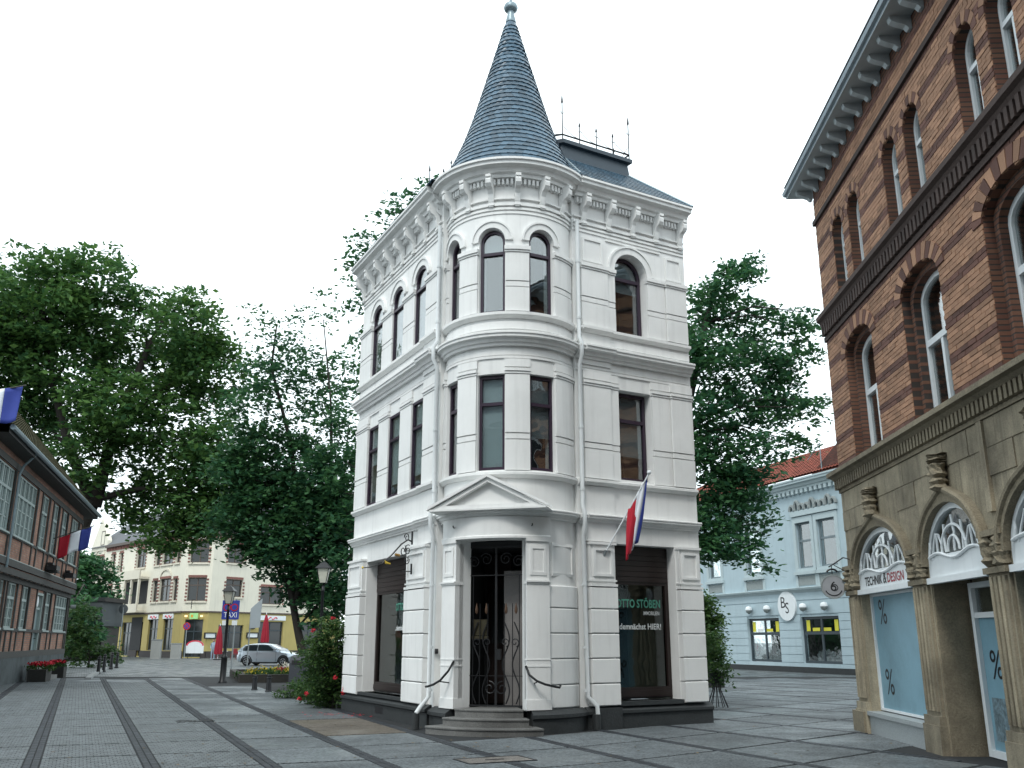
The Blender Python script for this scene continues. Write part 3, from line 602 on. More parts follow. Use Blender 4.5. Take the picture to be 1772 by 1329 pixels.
for s in (.1, .78, 1.46, 2.14, 2.85): x, y, _ = FR(s, .02, 0); put_console(x, y, rot_of(FR.n))
for s in (.0, .74, 1.48, 2.22, 2.96, 3.7, 4.44, 5.16): x, y, _ = FL(s, .02, 0); put_console(x, y, rot_of(FL.n))
for p in (-66, -44, -22, 0, 22, 44, 66): x, y, _ = MT(p, .01, 0); put_console(x, y, R_(p + PH0))
def dent(M, s0, s1, ds, d):
    b = MB(); s = s0
    while s < s1: b.box(M, s, s + ds * .55, -.02, .10, 11.08, 11.20); s += ds
    b.box(M, s0, s1, -.02, .06, 11.205, 11.23) if d == 1 else run(b, M, s0, s1, rect(-.02, .06, 11.205, 11.23), 24)
    b.build('dentil', STUCCO, cb, kind='stuff')
dent(FR, -.1, 3.0, .09, 1); dent(FL, -.1, 5.3, .09, 1); dent(MT, -70, 86, 3.6, 40)
# drain pipes
for M, s, o in ((FR, -.12, .11), (FL, -.24, .10)):
    pts = [M(s, o, .44), M(s, o, 3.7), M(s, o + .07, 3.92), M(s, o + .07, 4.15), M(s, o, 4.3), M(s, o, 7.3), M(s, o + .09, 7.48), M(s, o + .09, 7.75), M(s, o, 7.9), M(s, o, 10.6)]
    pts = [M(s + .18, o + .12, .2), M(s + .16, o + .12, .45), M(s + .02, o + .02, .62)] + pts[1:] if M is FR else [M(s - .02, o + .28, .3), M(s, o + .18, .42), M(s, o + .02, .6)] + pts[1:]
    b = MB().tube(pts, .045, 10); q = b.build('drainpipe', PIPE, cb, True); autosmooth(q)
    for z in (.7, 1.5, 2.7, 4.6, 5.9, 8.3, 9.6):
        MB().tube([M(s, o, z), M(s, o, z + .05)], .055, 10).build('pipe_collar', PIPE, q)
    MB().tube([M(s + .16, o + .12, .02), M(s + .16, o + .12, .3)] if M is FR else [M(s - .02, o + .28, .02), M(s - .02, o + .28, .3)], .07, 10).build('pipe_foot', PLINTH, q)
MB().tube([MT(-60, .06, 1.45), MT(-60, .12, 1.45)], .05, 10).build('door_bell', IRON, cb)
# spire
def rs(z):
    T = [(11.5, 1.66), (11.72, 1.57), (11.9, 1.49), (12.25, 1.33), (12.8, 1.11), (13.4, .91), (14.45, .615), (15.4, .35), (16.3, .105)]
    for (a, x), (c, y) in zip(T, T[1:]):
        if z <= c: return x + (y - x) * (z - a) / (c - a)
    return .1
MC = lambda p, o, z: (CX_ + o * math.sin(R_(p)), CY_ - o * math.cos(R_(p)), z)
sc = MB(); sc.lathe(MC, [(rs(z) - .03, z) for z in (11.5, 11.9, 12.25, 12.8, 13.4, 14.45, 15.4, 16.28)], 0, 360, 48, True); spire = autosmooth(sc.build('spire', SLATE, cb))
NC = 36; zz = [11.56 + (16.2 - 11.56) * (i / NC) ** .97 for i in range(NC + 1)]; rest = MB(); cnt = 0
for j in range(NC):
    z0, z1 = zz[j] - .035, zz[j + 1] + .03; r0, r1 = rs(z0) + .012, rs(z1) - .014; nn = max(14, int(2 * math.pi * r0 / .165)); da_ = 360 / nn
    ctr = j % 5 == 1; sk = (-.75 if ctr else .8) * da_
    def slate_v(a):
        h = da_ * .5
        A = [(a - h * .97, r0), (a + h * .97, r0), (a + h * .97 + sk, r1), (a - h * .97 + sk, r1)]
        zs_ = [z0 + (.012 if not ctr else 0), z0, z1, z1]
        vs = [MC(p, r, z) for (p, r), z in zip(A, zs_)] + [MC(p, r - .016, z) for (p, r), z in zip(A, zs_)]
        return vs
    sf = [(0, 1, 2, 3), (0, 4, 5, 1), (1, 5, 6, 2), (3, 7, 4, 0)]
    me = None
    for q in range(nn):
        a = q * da_ + (j % 2) * da_ * .5; aa = (a + 180) % 360 - 180
        if cnt < 290 and abs(aa) < 82:
            cnt += 1
            if me is None:
                bb = MB(); bb.add([(x - CX_, y - CY_, z) for x, y, z in slate_v(0)], sf); me = mesh_of(bb, SLATE, False); me.name = 'slate'
            place(me, 'slate', spire, (CX_, CY_, 0), R_(aa))
        else: rest.add(slate_v(a), sf)
rest.build('slate', SLATE, spire, fix=False, kind='stuff')
autosmooth(MB().lathe(MC, [(.125, 16.22), (.13, 16.25), (.085, 16.45), (.075, 16.55), (.15, 16.58), (.175, 16.65), (.15, 16.73), (.07, 16.78), (.035, 16.82), (.03, 17.2), (.0, 17.25)], 0, 360, 20, True).build('spire_cap', LEAD, cb), 50)
# main roof: skirt, kerb and cresting
e0 = .42
A = [FR(-.6, e0, 11.55), FR(RS1, e0, 11.55), FS(6.2, .05, 11.55), FL(LS1, e0, 11.55), FL(-.5, e0, 11.55)]
B = [FR(.42, -1.25, 12.98), FR(2.4, -1.25, 12.98), FS(4.6, -1.2, 12.98), FL(LS1 - 1.2, -1.4, 12.98), FL(1.1, -1.4, 12.98)]
roof = MB(); n = 5
roof.add(A + B, [(i, (i + 1) % n, (i + 1) % n + n, i + n) for i in range(n)]); roof = roof.build('roof', SLATE, cb)
# slate courses on the street slopes
cs = MB()
for (p0, p1, q1, q0) in ((A[0], A[1], B[1], B[0]), (A[1], A[2], B[2], B[1]), (A[3], A[4], B[4], B[3])):
    p0, p1, q0, q1 = map(Vector, (p0, p1, q0, q1)); nrm = (p1 - p0).cross(q0 - p0).normalized(); nrm = nrm if nrm.z > 0 else -nrm; rows_ = 9
    for r in range(rows_):
        t0, t1 = max(0, r / rows_ - .01), (r + 1) / rows_ + .02; a0, a1 = p0.lerp(q0, t0), p1.lerp(q1, t0); c0, c1 = p0.lerp(q0, min(1, t1)), p1.lerp(q1, min(1, t1)); m = max(2, int((a1 - a0).length / .19))
        for k in range(m):
            f0, f1 = (k + .03) / m, (k + .97) / m
            cs.add([tuple(a0.lerp(a1, f0) + nrm * .028), tuple(a0.lerp(a1, f1) + nrm * .028), tuple(c0.lerp(c1, f1) + nrm * .008), tuple(c0.lerp(c1, f0) + nrm * .008), tuple(a0.lerp(a1, f0) + nrm * .004), tuple(a0.lerp(a1, f1) + nrm * .004)], [(0, 1, 2, 3), (0, 4, 5, 1)])
cs.build('roof_slate', SLATE, roof, fix=False, kind='stuff')
def loop(P, dz, ex):
    c = sum((Vector(p) for p in P), Vector()) / len(P); return [tuple(Vector((p[0] + (p[0] - c.x) * ex, p[1] + (p[1] - c.y) * ex, p[2] + dz))) for p in P]
kb = MB(); L0, L1, L2 = loop(B, -.02, .02), loop(B, .34, .0), loop(B, .36, .05); L3 = loop(B, .46, .05)
for a, c in ((L0, L1), (L1, L2), (L2, L3)): kb.add(a + c, [(i, (i + 1) % n, (i + 1) % n + n, i + n) for i in range(n)])
kb.add(L3, [tuple(range(n))]); kb.build('roof_kerb', DARKMETAL, roof)
hip = MB(); hip.tube([Vector(A[1]) + Vector((0, 0, .03)), Vector(B[1]) + Vector((0, 0, .03))], .03, 6); hip.tube([Vector(A[0]) + Vector((.35, .3, .1)), Vector(B[0]) + Vector((0, 0, .03))], .03, 6); hip.build('hip_flashing', LEAD, roof)
cr = loop(B, .46, .02); crest = MB()
for i in range(n):
    crest.tube([Vector(cr[i]) + Vector((0, 0, .14)), Vector(cr[(i + 1) % n]) + Vector((0, 0, .14))], .022, 5)
crest = crest.build('roof_cresting', IRON, cb)
def finial(p, h, name='cresting_spike'):
    p = Vector(p); b = MB(); b.tube([p, p + Vector((0, 0, h * .8)), p + Vector((0, 0, h * .83)), p + Vector((0, 0, h * .9)), p + Vector((0, 0, h))], [.016, .013, .03, .022, .003], 6)
    d = Vector(FR.d + (0,))
    for sg in (-1, 1): b.tube([p + Vector((0, 0, h * .55)), p + d * sg * .05 + Vector((0, 0, h * .62)), p + d * sg * .07 + Vector((0, 0, h * .55))], .007, 4)
    b.build(name, IRON, crest)
for i in range(n):
    a, c = Vector(cr[i]), Vector(cr[(i + 1) % n]); finial(a, 1.25, 'corner_finial'); m = max(2, round((c - a).length / .55))
    for k in range(1, m): finial(a.lerp(c, k / m), .62)
    for k in range(m):
        q0, q1 = a.lerp(c, (k + .06) / m), a.lerp(c, (k + .94) / m)
        MB().tube([q0.lerp(q1, t) + Vector((0, 0, .16 + .22 * (1 - t) ** 2)) for t in (0, .25, .5, .75, 1)], .009, 4).build('cresting_scroll', IRON, crest)
# ================================================================ BRICK BUILDING (right)
FB = Fr(6.72, 19.25, R_(182.75), 1)
bb_ = thing('brick_building', 'buff and dark red brick building with arched windows above a sandstone shop floor', 'building', FB(4, -4, 0))
S0, S1 = .6, 11.6
BIG = [(1.74 + 3.06 * k, 3.27 + 3.06 * k, 5.0, 7.43, .36) for k in range(3)]
UP = [q for k in range(3) for c in (2.51 + 3.02 * k,) for q in ((c - .83, c - .19, 8.46, 10.03, .32), (c + .19, c + .83, 8.46, 10.03, .32))]
BBK = brickmat('brick_backing', (.17, .085, .055), (.12, .055, .04), (.05, .042, .038), R_(182.75), .25, .077, .012)
MB().wall(FB, S0, S1, 4.9, 11.35, .5, BIG + UP, o=-.006).build('wall', BBK, bb_)
e = FB(S0, 0, 0); MB().box(FB, S0, S0 + .4, -9, -.51, 0, 11.35).build('wall', BBK, bb_)
MB().box(FB, S0 + .41, S1, -9, -8.7, 0, 11.3).box(FB, S0 + .4, S1, -8.7, -.6, 4.7, 4.85).box(FB, S0 + .4, S1, -8.7, -.6, 8.0, 8.2).box(FB, S0 + .4, S1, -8.7, -.5, 11.2, 11.34).build('floor', INNER, bb_)
ch = .077; bricks = []
r = 0; z = 4.985
def covered(z, s):
    for q in BIG + UP:
        if q[2] - .01 < z < q[3]:
            t = 1.0
            if z > q[3] - q[4]: t = math.sqrt(max(0, 1 - ((z - q[3] + q[4]) / q[4]) ** 2))
            c, h = (q[0] + q[1]) / 2, (q[1] - q[0]) / 2 * t
            if c - h < s < c + h: return c + h
    return None
while z < 11.0:
    skip = 7.74 < z < 8.40
    if not skip:
        s = S0 - (0 if r % 2 else .125); zc = z + ch / 2
        cuts = [S0]
        for q in sorted(BIG + UP):
            if q[2] < zc < q[3]:
                t = 1.0
                if zc > q[3] - q[4]: t = math.sqrt(max(0, 1 - ((zc - q[3] + q[4]) / q[4]) ** 2))
                c, h = (q[0] + q[1]) / 2, (q[1] - q[0]) / 2 * t; cuts += [c - h - .004, c + h + .004]
        cuts.append(S1)
        for a, c in zip(cuts[::2], cuts[1::2]):
            s = a - ((a - S0 + (0 if r % 2 else .125)) % .25)
            while s < c:
                x0, x1 = max(s + .005, a), min(s + .245, c)
                if x1 - x0 > .03: bricks.append((x0, x1, z + .005, z + ch - .005, r % 7 in (0, 1)))
                s += .25
    z += ch; r += 1
def scr(q):   # how large it shows: near and low bricks first, only what the picture frames
    s, zc = (q[0] + q[1]) / 2, (q[2] + q[3]) / 2; X, Y, Z = FB(s, 0, zc - 1.65); fw = Y * .9634 + Z * .268; u = 1597 * X / fw; v = -1597 * (-Y * .268 + Z * .9634) / fw
    return fw if (abs(u) < 880 and abs(v) < 660) else fw + 100
bricks.sort(key=scr); B1, B2 = MB(), MB()
for i, q in enumerate(bricks):
    o1 = .004 + random.uniform(0, .008)
    if i < 290: MB().box(FB, q[0], q[1], -.03, o1, q[2], q[3]).build('brick', REDB if q[4] else BUFF, bb_)
    else: (B2 if q[4] else B1).box(FB, q[0], q[1], -.03, o1, q[2], q[3])
B1.build('brick', BUFF, bb_, kind='stuff'); B2.build('brick', REDB, bb_, kind='stuff')
# arches of radial bricks
for (s0, s1, z0, z1, rise), nn, w_ in [(q, 15, .27) for q in BIG] + [(q, 9, .16) for q in UP]:
    c, h = (s0 + s1) / 2, (s1 - s0) / 2
    for i in range(nn):
        t0, t1 = [math.pi * (j) / nn for j in (i + .06, i + .94)]
        P = [(c + h * math.cos(t), z1 - rise + rise * math.sin(t)) for t in (t0, t1)]; Q = [(c + (h + w_) * math.cos(t), z1 - rise + (rise + w_) * math.sin(t)) for t in (t1, t0)]
        MB().prism(FB, P + Q, -.02, .024 if w_ > .2 else .016).build('arch_brick', BUFF if i % 2 else REDB, bb_)
# windows
WD = []
for q in BIG:
    MB().ring(FB, outline(q[0] + .002, q[1] - .002, q[2], q[3] - .002, q[4]), outline(q[0] + .13, q[1] - .13, q[2] + .01, q[3] - .13, q[4] - .05), -.14, -.30).build('window_reveal', BBK, bb_)
    window(FB, q[0] + .13, q[1] - .13, q[2], q[3] - .13, q[4] - .05, bb_, -.26, .085, WHITEP, transom=6.27, mull=1)
    WD.append(q)
for q in UP: window(FB, q[0], q[1], q[2], q[3], q[4], bb_, -.17, .06, WHITEP, transom=9.45, mull=1)
# string course, dentils, eaves
DK = mat('sooty_brick', (.05, .034, .03), .85, .25, 8, .3, 40, island=.25, fine=.2)
run(MB(), FB, S0 - .12, S1, [(-.05, 8.12), (.06, 8.12), (.09, 8.2), (.15, 8.24), (.15, 8.33), (.02, 8.42), (-.05, 8.42)]).build('string_course', DK, bb_)
run(MB(), FB, S0 - .05, S1, rect(-.05, .04, 7.76, 7.86)).build('string_course', DK, bb_)
dm = MB().box(I, -.045, .045, -.09, .02, 7.88, 8.12); dme = mesh_of(dm, DK)
s = S0 + .03
while s < S1:
    x, y, _ = FB(s, 0, 0); place(dme, 'dentil_brick', bb_, (x, y, 0), rot_of(FB.n)); s += .155
run(MB(), FB, S0 - .04, S1, rect(-.05, .06, 10.45, 10.55)).build('string_course', DK, bb_)
run(MB(), FB, S0 - .5, S1, [(-.4, 11.36), (.46, 11.36), (.46, 11.40), (.52, 11.41), (.54, 11.48), (.5, 11.52), (-.4, 11.58)]).build('eaves', mat('pale_eaves_metal', (.27, .33, .37), .5, .15, 5), bb_)
MB().box(FB, S0 - .45, S1, -.05, .46, 11.335, 11.358).build('soffit', mat('weathered_soffit', (.4, .45, .47), .8, .15, 5), bb_)
cor = mesh_of(run(MB(), lambda s, o, z: (s, -o, z), -.06, .06, [(0, 11.1), (.05, 11.1), (.1, 11.16), (.22, 11.2), (.32, 11.25), (.34, 11.31), (.34, 11.335), (0, 11.335)]), mat('grey_corbel', (.42, .47, .49), .8, .2, 8))
s = S0 - .1
while s < S1:
    x, y, _ = FB(s, 0, 0); place(cor, 'eaves_corbel', bb_, (x, y, 0), rot_of(FB.n)); s += .5
rf = MB(); rf.add([FB(S0 - .5, .5, 11.62), FB(S1, .5, 11.62), FB(S1, -4.5, 13.2), FB(S0 - .5, -4.5, 13.2)], [(0, 1, 2, 3)]); rf.build('roof', GREYROOF, bb_)
# stone ledge
run(MB(), FB, S0 - .12, S1, [(-.1, 4.79), (.1, 4.79), (.16, 4.84), (.24, 4.86), (.24, 4.94), (.02, 5.0), (-.1, 5.0)]).build('stone_ledge', SANDD, bb_)
sd_ = mesh_of(MB().box(I, -.04, .04, -.11, .02, 4.6, 4.785), SANDD); s = S0 - .02
while s < S1:
    x, y, _ = FB(s, 0, 0); place(sd_, 'dentil', bb_, (x, y, 0), rot_of(FB.n)); s += .135
run(MB(), FB, S0 - .03, S1, rect(-.05, .04, 4.53, 4.595)).build('stone_ledge', SANDD, bb_)
# sandstone shop floor
BAYS = [(1.2, 3.96, .0, 3.62, .86), (4.64, 6.70, .0, 3.62, .86), (7.36, 9.9, .0, 3.62, .86)]
MB().wall(FB, S0, S1, 0, 4.9, .6, BAYS, o=0).build('stone_wall', SAND, bb_)
blk = []
zr = [2.98, 3.38, 3.76, 4.14, 4.525]
for ri, (z0, z1) in enumerate(zip(zr, zr[1:])):
    s = S0 - (.0 if ri % 2 else .42)
    while s < S1:
        x0, x1 = max(S0, s), min(S1, s + .85); s += .85
        hit = False
        for q in BAYS:
            c, h = (q[0] + q[1]) / 2, (q[1] - q[0]) / 2 + .2
            for xx in (x0, x1, (x0 + x1) / 2):
                if abs(xx - c) < h and z0 < q[3] - q[4] + (q[4] + .25) * math.sqrt(max(0, 1 - ((xx - c) / h) ** 2)): hit = True
        if not hit: MB().box(FB, x0 + .006, x1 - .006, -.02, .012 + random.uniform(0, .006), z0 + .005, z1 - .005).build('stone_block', SAND, bb_)
def carve(c, zb, zt, w_, d, nm, seed):
    """carved lump: stacked bulging rings with chiselled irregularity"""
    rg = random.Random(seed); k = 9; prof = [(w_ * (.55 + .45 * abs(math.sin(i * 1.3 + seed))) if 0 < i < k else .3 * w_, zb + (zt - zb) * i / k) for i in range(k + 1)]
    b = MB()
    n_ = 14
    for i, (o, z) in enumerate(prof):
        for j in range(n_):
            a = 2 * math.pi * j / n_; rr = o * (1 + rg.uniform(-.16, .16)); b.v.append(FB(c + rr * math.cos(a), d + rr * .8 * math.sin(a), z + rg.uniform(-.01, .01)))
    for i in range(k):
        for j in range(n_): b.f.append((i * n_ + j, i * n_ + (j + 1) % n_, (i + 1) * n_ + (j + 1) % n_, (i + 1) * n_ + j))
    b.f.append(tuple(range(k * n_, k * n_ + n_)))
    b.build(nm, SANDD, bb_)
for i, (s0, s1, z0, z1, rise) in enumerate(BAYS):
    c, h = (s0 + s1) / 2, (s1 - s0) / 2
    def arc(w_, tip):
        P = []
        for j in range(25):
            t = math.pi * j / 24; x = math.cos(t); zz_ = z1 - rise + (rise + w_) * math.sin(t) + tip * max(0, 1 - abs(x) * 2.6) ** 1.6; P.append((c + (h + w_) * x, zz_))
        return P
    MB().ring(FB, arc(.16, .1), arc(.0, 0), -.03, .10, closed=False).build('hood_mould', SANDD, bb_)
    b = MB(); b.tube([FB(s, .1, z) for s, z in arc(.12, .09)], .05, 7); b.build('hood_roll', SANDD, bb_)
    carve(c, z1 + .16, z1 + .6, .17, .12, 'carved_figure', 3 + i); carve(c, z1 + .58, z1 + .72, .19, .1, 'carved_figure', 9 + i)
for i, (s0, s1) in enumerate(((.6, 1.19), (3.97, 4.63), (6.71, 7.35), (9.91, 10.6))):
    c = (s0 + s1) / 2
    MB().box(FB, s0, s1, -.03, .12, 0, .42).box(FB, s0 + .02, s1 - .02, -.03, .10, .421, .55).build('pilaster_base', SAND, bb_)
    sh = MB(); sh.box(FB, s0 + .04, s1 - .04, -.03, .05, .55, 2.52); sh = sh.build('pilaster_shaft', SAND, bb_)
    nf = 4
    for k in range(nf):
        x = s0 + .07 + (s1 - s0 - .14) * (k + .5) / nf
        MB().tube([FB(x, .05, .62), FB(x, .05, 2.46)], .048, 8).build('flute_rib', SAND, sh)
    MB().box(FB, s0 - .0, s1, -.03, .11, 2.5, 2.58).build('necking', SANDD, bb_); MB().box(FB, s0 - .02, s1 + .02, -.03, .13, 2.98, 3.06).build('abacus', SANDD, bb_)
    for k, x in enumerate((c - .17, c + .17)): carve(x, 2.57, 2.99, .15, .05, 'capital_leaf', 20 + i * 2 + k)
MB().box(FB, 6.95, 7.1, 0, .05, 3.3, 4.52).build('stone_strip', SAND, bb_)
# bay fillings
for i, (s0, s1, z0, z1, rise) in enumerate(BAYS):
    o = .0; fr = MB().ring(FB, outline(s0, s1, 2.5, z1, rise, 14), outline(s0 + .09, s1 - .09, 2.9, z1 - .09, rise - .12, 14), o, o - .08).build('fanlight', WHITEP, bb_)
    MB().prism(FB, outline(s0 + .09, s1 - .09, 2.9, z1 - .09, rise - .12, 14), o - .05, o - .058).build('pane', GLASS, fr)
    MB().box(FB, s0 - .01, s1 + .01, o - .05, o + .06, 2.49, 2.58).build('sign_moulding', WHITEP, fr)
    pts = [FB(s0 + .1 + (s1 - s0 - .2) * t, o + .02, 2.88 + .05 * math.sin(t * math.pi * 3)) for t in [j / 20 for j in range(21)]]
    MB().tube(pts, .025, 6).build('wavy_moulding', WHITEP, fr)
    c, h = (s0 + s1) / 2, (s1 - s0) / 2
    for k in range(-3, 4):
        x0 = c + k * h * .27; top_ = 2.92 + .52 * (1 - abs(k) / 4.8)
        MB().tube([FB(x0 + (.06 * k) * .5, o, 2.92), FB(x0 + .05 * math.copysign(1, k or 1), o, 2.92 + (top_ - 2.92) * .5), FB(x0 + .02 * k, o, top_)], .02, 6).build('tracery_bar', WHITEP, fr)
    MB().tube([FB(c + .42 * h * math.cos(t), o + .01, 2.92 + .38 * math.sin(t)) for t in [math.pi * j / 12 for j in range(13)]], .022, 6).build('tracery_bar', WHITEP, fr)
    MB().tube([FB(c + .2 * h * math.cos(t), o + .012, 2.92 + .22 * math.sin(t)) for t in [math.pi * j / 10 for j in range(11)]], .02, 6).build('tracery_bar', WHITEP, fr)
    for sg in (-1, 1): MB().tube([FB(c + sg * h * (.42 + .4 * t), o, 3.02 + .22 * math.sin(t * 4)) for t in (0, .25, .5, .75, 1)], .018, 6).build('tracery_bar', WHITEP, fr)
    if i == 0:
        lettering('TECHNIK', FB, 2.0, 2.64, .16, INK, fr, o + .005, 1, width=.95, bold=.02); lettering('&', FB, 2.61, 2.635, .2, INK, fr, o + .005, 1, bold=.01); lettering('DESIGN', FB, 3.14, 2.64, .16, REDINK, fr, o + .005, 1, width=.8, bold=.02)
sw = MB().ring(FB, outline(1.2, 3.96, .42, 2.5), outline(1.26, 3.9, .46, 2.45), -.16, -.24).build('shop_window', WHITEP, bb_)
MB().box(FB, 1.26, 3.9, -.21, -.2, .46, 2.45).build('board_panel', BOARD, sw)
for s_, z_ in ((1.72, 1.95), (1.72, .72), (3.75, 1.35)): lettering('%', FB, s_, z_, .46, INK, sw, -.197, 1)
MB().box(FB, 1.2, 3.96, -.55, .06, .0, .33).box(FB, 1.19, 3.965, -.55, .10, .33, .40).build('shop_sill', mat('grey_granite', (.3, .33, .34), .6, .15, 30, fine=.2), bb_)
MB().box(FB, S0 - .1, S0 + .55, -.2, .16, 0, .38).build('corner_block', SANDD, bb_)
# door bay
MB().box(FB, 4.62, 4.66, -.62, -.02, 0, 2.5).box(FB, 4.66, 6.7, -.7, -.62, 0, 2.9).build('door_recess', SANDD, bb_)
dp = MB().ring(FB, outline(4.75, 6.62, .02, 2.5), outline(4.85, 6.52, .12, 2.42), -.5, -.6).box(FB, 4.85, 6.52, -.59, -.505, 1.98, 2.06).box(FB, 5.64, 5.72, -.59, -.505, .12, 1.98).build('shop_door', WHITEP, bb_)
MB().box(FB, 4.85, 6.52, -.57, -.56, .12, 1.98).build('board_panel', BOARD, dp); MB().box(FB, 4.85, 6.52, -.57, -.56, 2.06, 2.42).build('pane', GLASS, dp)
ETCH = mat('etched_pattern', (.14, .2, .23), .6, .8, 9, fine=.45, bscale=25)
MB().box(FB, 4.95, 5.6, -.559, -.556, .25, .85).box(FB, 5.8, 6.45, -.559, -.556, .25, .85).build('pattern_sticker', ETCH, dp)
for s_ in (5.25, 6.1): lettering('%', FB, s_, 1.12, .42, INK, dp, -.554, 1)
MB().tube([FB(5.8 + .1 * math.sin(t), -.5 + .02, .95 + .11 * (1 - math.cos(t))) for t in [math.pi * j / 8 for j in range(9)]], .012, 6).build('handle', LEAD, dp)
MB().box(FB, 7.36, 9.9, -.3, -.2, 0, 2.5).build('board_panel', BOARD, bb_)
# hanging round sign on the stone corner
hs = thing('hanging_shop_sign', 'round grey hanging sign with a dark emblem on an iron bracket at the sandstone corner', 'sign', FB(.75, 0, 3.3))
c0 = Vector(FB(.62, .34, 2.68))
cdir = Vector((-.9, .1, 0)).normalized()
FHS = Fr(c0.x, c0.y, R_(100), 1)
MB().prism(FHS, [(.22 * math.cos(t), 2.68 + .22 * math.sin(t)) for t in [2 * math.pi * i / 28 for i in range(28)]], -.015, .015).build('sign_disc', mat('sign_grey', (.3, .31, .33), .6, .12, 9), hs)
MB().ring(FHS, [(.235 * math.cos(t), 2.68 + .235 * math.sin(t)) for t in [2 * math.pi * i / 28 for i in range(28)]], [(.21 * math.cos(t), 2.68 + .21 * math.sin(t)) for t in [2 * math.pi * i / 28 for i in range(28)]], -.022, .022).build('sign_rim', ORN, hs)
lettering('6', FHS, 0, 2.60, .19, INK, hs, .018, 1); MB().tube([FHS(.06 * math.cos(t) + .02, .02, 2.665 + .06 * math.sin(t)) for t in [2 * math.pi * i / 12 for i in range(13)]], .008, 5).build('emblem_ring', INK, hs)
MB().tube([FHS(.17 * math.cos(t), .02, 2.68 + .17 * math.sin(t)) for t in [math.pi * (1.15 + .7 * i / 12) for i in range(13)]], .009, 5).build('emblem_swag', INK, hs)
b = MB(); b.tube([FB(.75, 0, 3.2), FB(.7, .12, 3.24), FB(.64, .3, 3.12), FB(.62, .4, 3.06)], .014, 6); b.tube([FB(.75, 0, 2.95), FB(.7, .15, 3.0), FB(.64, .3, 3.1)], .01, 6); b.tube([FB(.62, .34, 2.92), FB(.62, .34, 3.08)], .01, 5)
b.tube([tuple(c0 + Vector((.1 * math.cos(t), 0, .28 + .06 * math.sin(t)))) for t in [math.pi * i / 8 for i in range(9)]], .02, 6); b.build('bracket', IRON, hs)

# ================================================================ PALE BLUE SHOP HOUSE
FP = Fr(15.32, 52.93, R_(-20), -1)
bs = thing('pale_blue_house', 'pale blue shop house with red tiled roof at the end of the lane', 'building', FP(2, -4, 0))
fw_ = [(-4.7, -3.2), (-2.68, -1.38), (2.1, 3.6), (6.4, 7.8), (10.2, 11.6)]
ops = [(.78, 3.82, .48, 2.9, 0), (-4.3, -1.2, .48, 2.9, 0), (7.3, 8.5, .1, 2.5, 0)] + [(a, c, 5.45, 7.95, 0) for a, c in fw_]
MB().wall(FP, -7, 14, 0, 10.0, .35, ops).build('wall', BLUEWALL, bs)
MB().box(FP, -7, 14, -9, -8.7, 0, 10).box(FP, -7, 14, -8.7, -.5, 4.3, 4.5).box(FP, -7, 14, -8.7, -.5, 9.6, 9.8).build('floor', INNER, bs)
MB().box(FP, -7, 14, -.1, .06, 0, .3).build('plinth', PLINTH, bs)
zs = [.32, .5, .92, 1.35, 1.78, 2.2, 2.62, 3.02]
for x0, x1 in ((-7, -4.34), (-1.16, .74), (3.86, 7.25), (8.55, 13.9)):
    for a, c in zip(zs[1:], zs[2:]):
        MB().box(FP, x0, x1, -.05, .05, a + .025, c).build('rustic_block', BLUEWALL, bs)
MB().box(FP, -7, 13.9, -.05, .05, .30, .495).build('rustic_block', BLUEWALL, bs); MB().box(FP, -7, 13.9, -.05, .05, 3.05, 3.75).box(FP, -7, 13.9, -.05, .05, 3.79, 4.2).build('frieze', BLUEWALL, bs)
run(MB(), FP, -7, 14, corn(4.2, 4.45, .28)).build('cornice', BLUETRIM, bs)
for a, c in ((.78, 3.82), (-4.3, -1.2)):
    w_ = window(FP, a, c, .5, 2.9, 0, bs, -.1, .13, ANTHR, transom=2.05, mull=1)
    for x in (a + .25, c - .55): MB().box(FP, x, x + .3, -.14, -.135, 2.15, 2.72).build('yellow_sticker', YELLOWP, w_)
    for x in (a + .85, a + 1.75): MB().box(FP, x, x + .6, -.14, -.135, 2.15, 2.32).build('price_strip', YELLOWP if x < a + 1 or a < 0 else WHITEINK, w_)
    GD = mat('shop_goods', (.35, .36, .36), .8, .4, 6)
    rg = random.Random(int(a * 10))
    for k in range(7):
        x = a + .35 + k * .36; hh = rg.uniform(.25, .8); MB().lathe(lambda p, o, z, X=x: tuple(np.array(FP(X, -.6, z)) + np.array([o * math.cos(R_(p)), o * math.sin(R_(p)), 0])), [(.0, .6), (.16, .62), (.12, .6 + hh * .4), (.17, .6 + hh * .6), (.05, .6 + hh), (0, .62 + hh)], 0, 360, 9, True).build('display_item', GD, w_)
for a, c in fw_:
    window(FP, a, c, 5.47, 7.93, 0, bs, -.12, .09, mat('grey_blue_frame', (.16, .2, .22), .5), transom=6.95)
    MB().ring(FP, outline(a - .22, c + .22, 5.3, 8.25), outline(a + .0, c - .0, 5.46, 7.94), -.02, .07).build('window_surround', BLUETRIM, bs)
    MB().box(FP, a - .3, c + .3, -.05, .16, 5.12, 5.29).build('window_sill', BLUETRIM, bs)
    MB().box(FP, a - .1, c + .1, -.02, .025, 4.55, 5.05).build('ornament_panel', ORN, bs)
    for x in (a - .28, c + .1): MB().box(FP, x, x + .18, -.02, .06, 4.48, 5.11).build('panel_post', BLUETRIM, bs)
MB().box(FP, -5.0, -1.1, -.02, .14, 8.3, 8.6).build('window_hood', BLUETRIM, bs); MB().box(FP, 6.1, 8.1, -.02, .1, 8.3, 8.5).build('window_hood', BLUETRIM, bs); MB().box(FP, 1.8, 3.9, -.02, .1, 8.3, 8.5).build('window_hood', BLUETRIM, bs)
for k in range(9):
    x = -4.8 + k * .44; hh = .5 if k % 3 == 1 else .3
    MB().tube([FP(x + .2 * math.cos(t), .1, 8.62 + hh * math.sin(t)) for t in [math.pi * i / 8 for i in range(9)]], .09, 6).build('crest_scroll', ORN, bs)
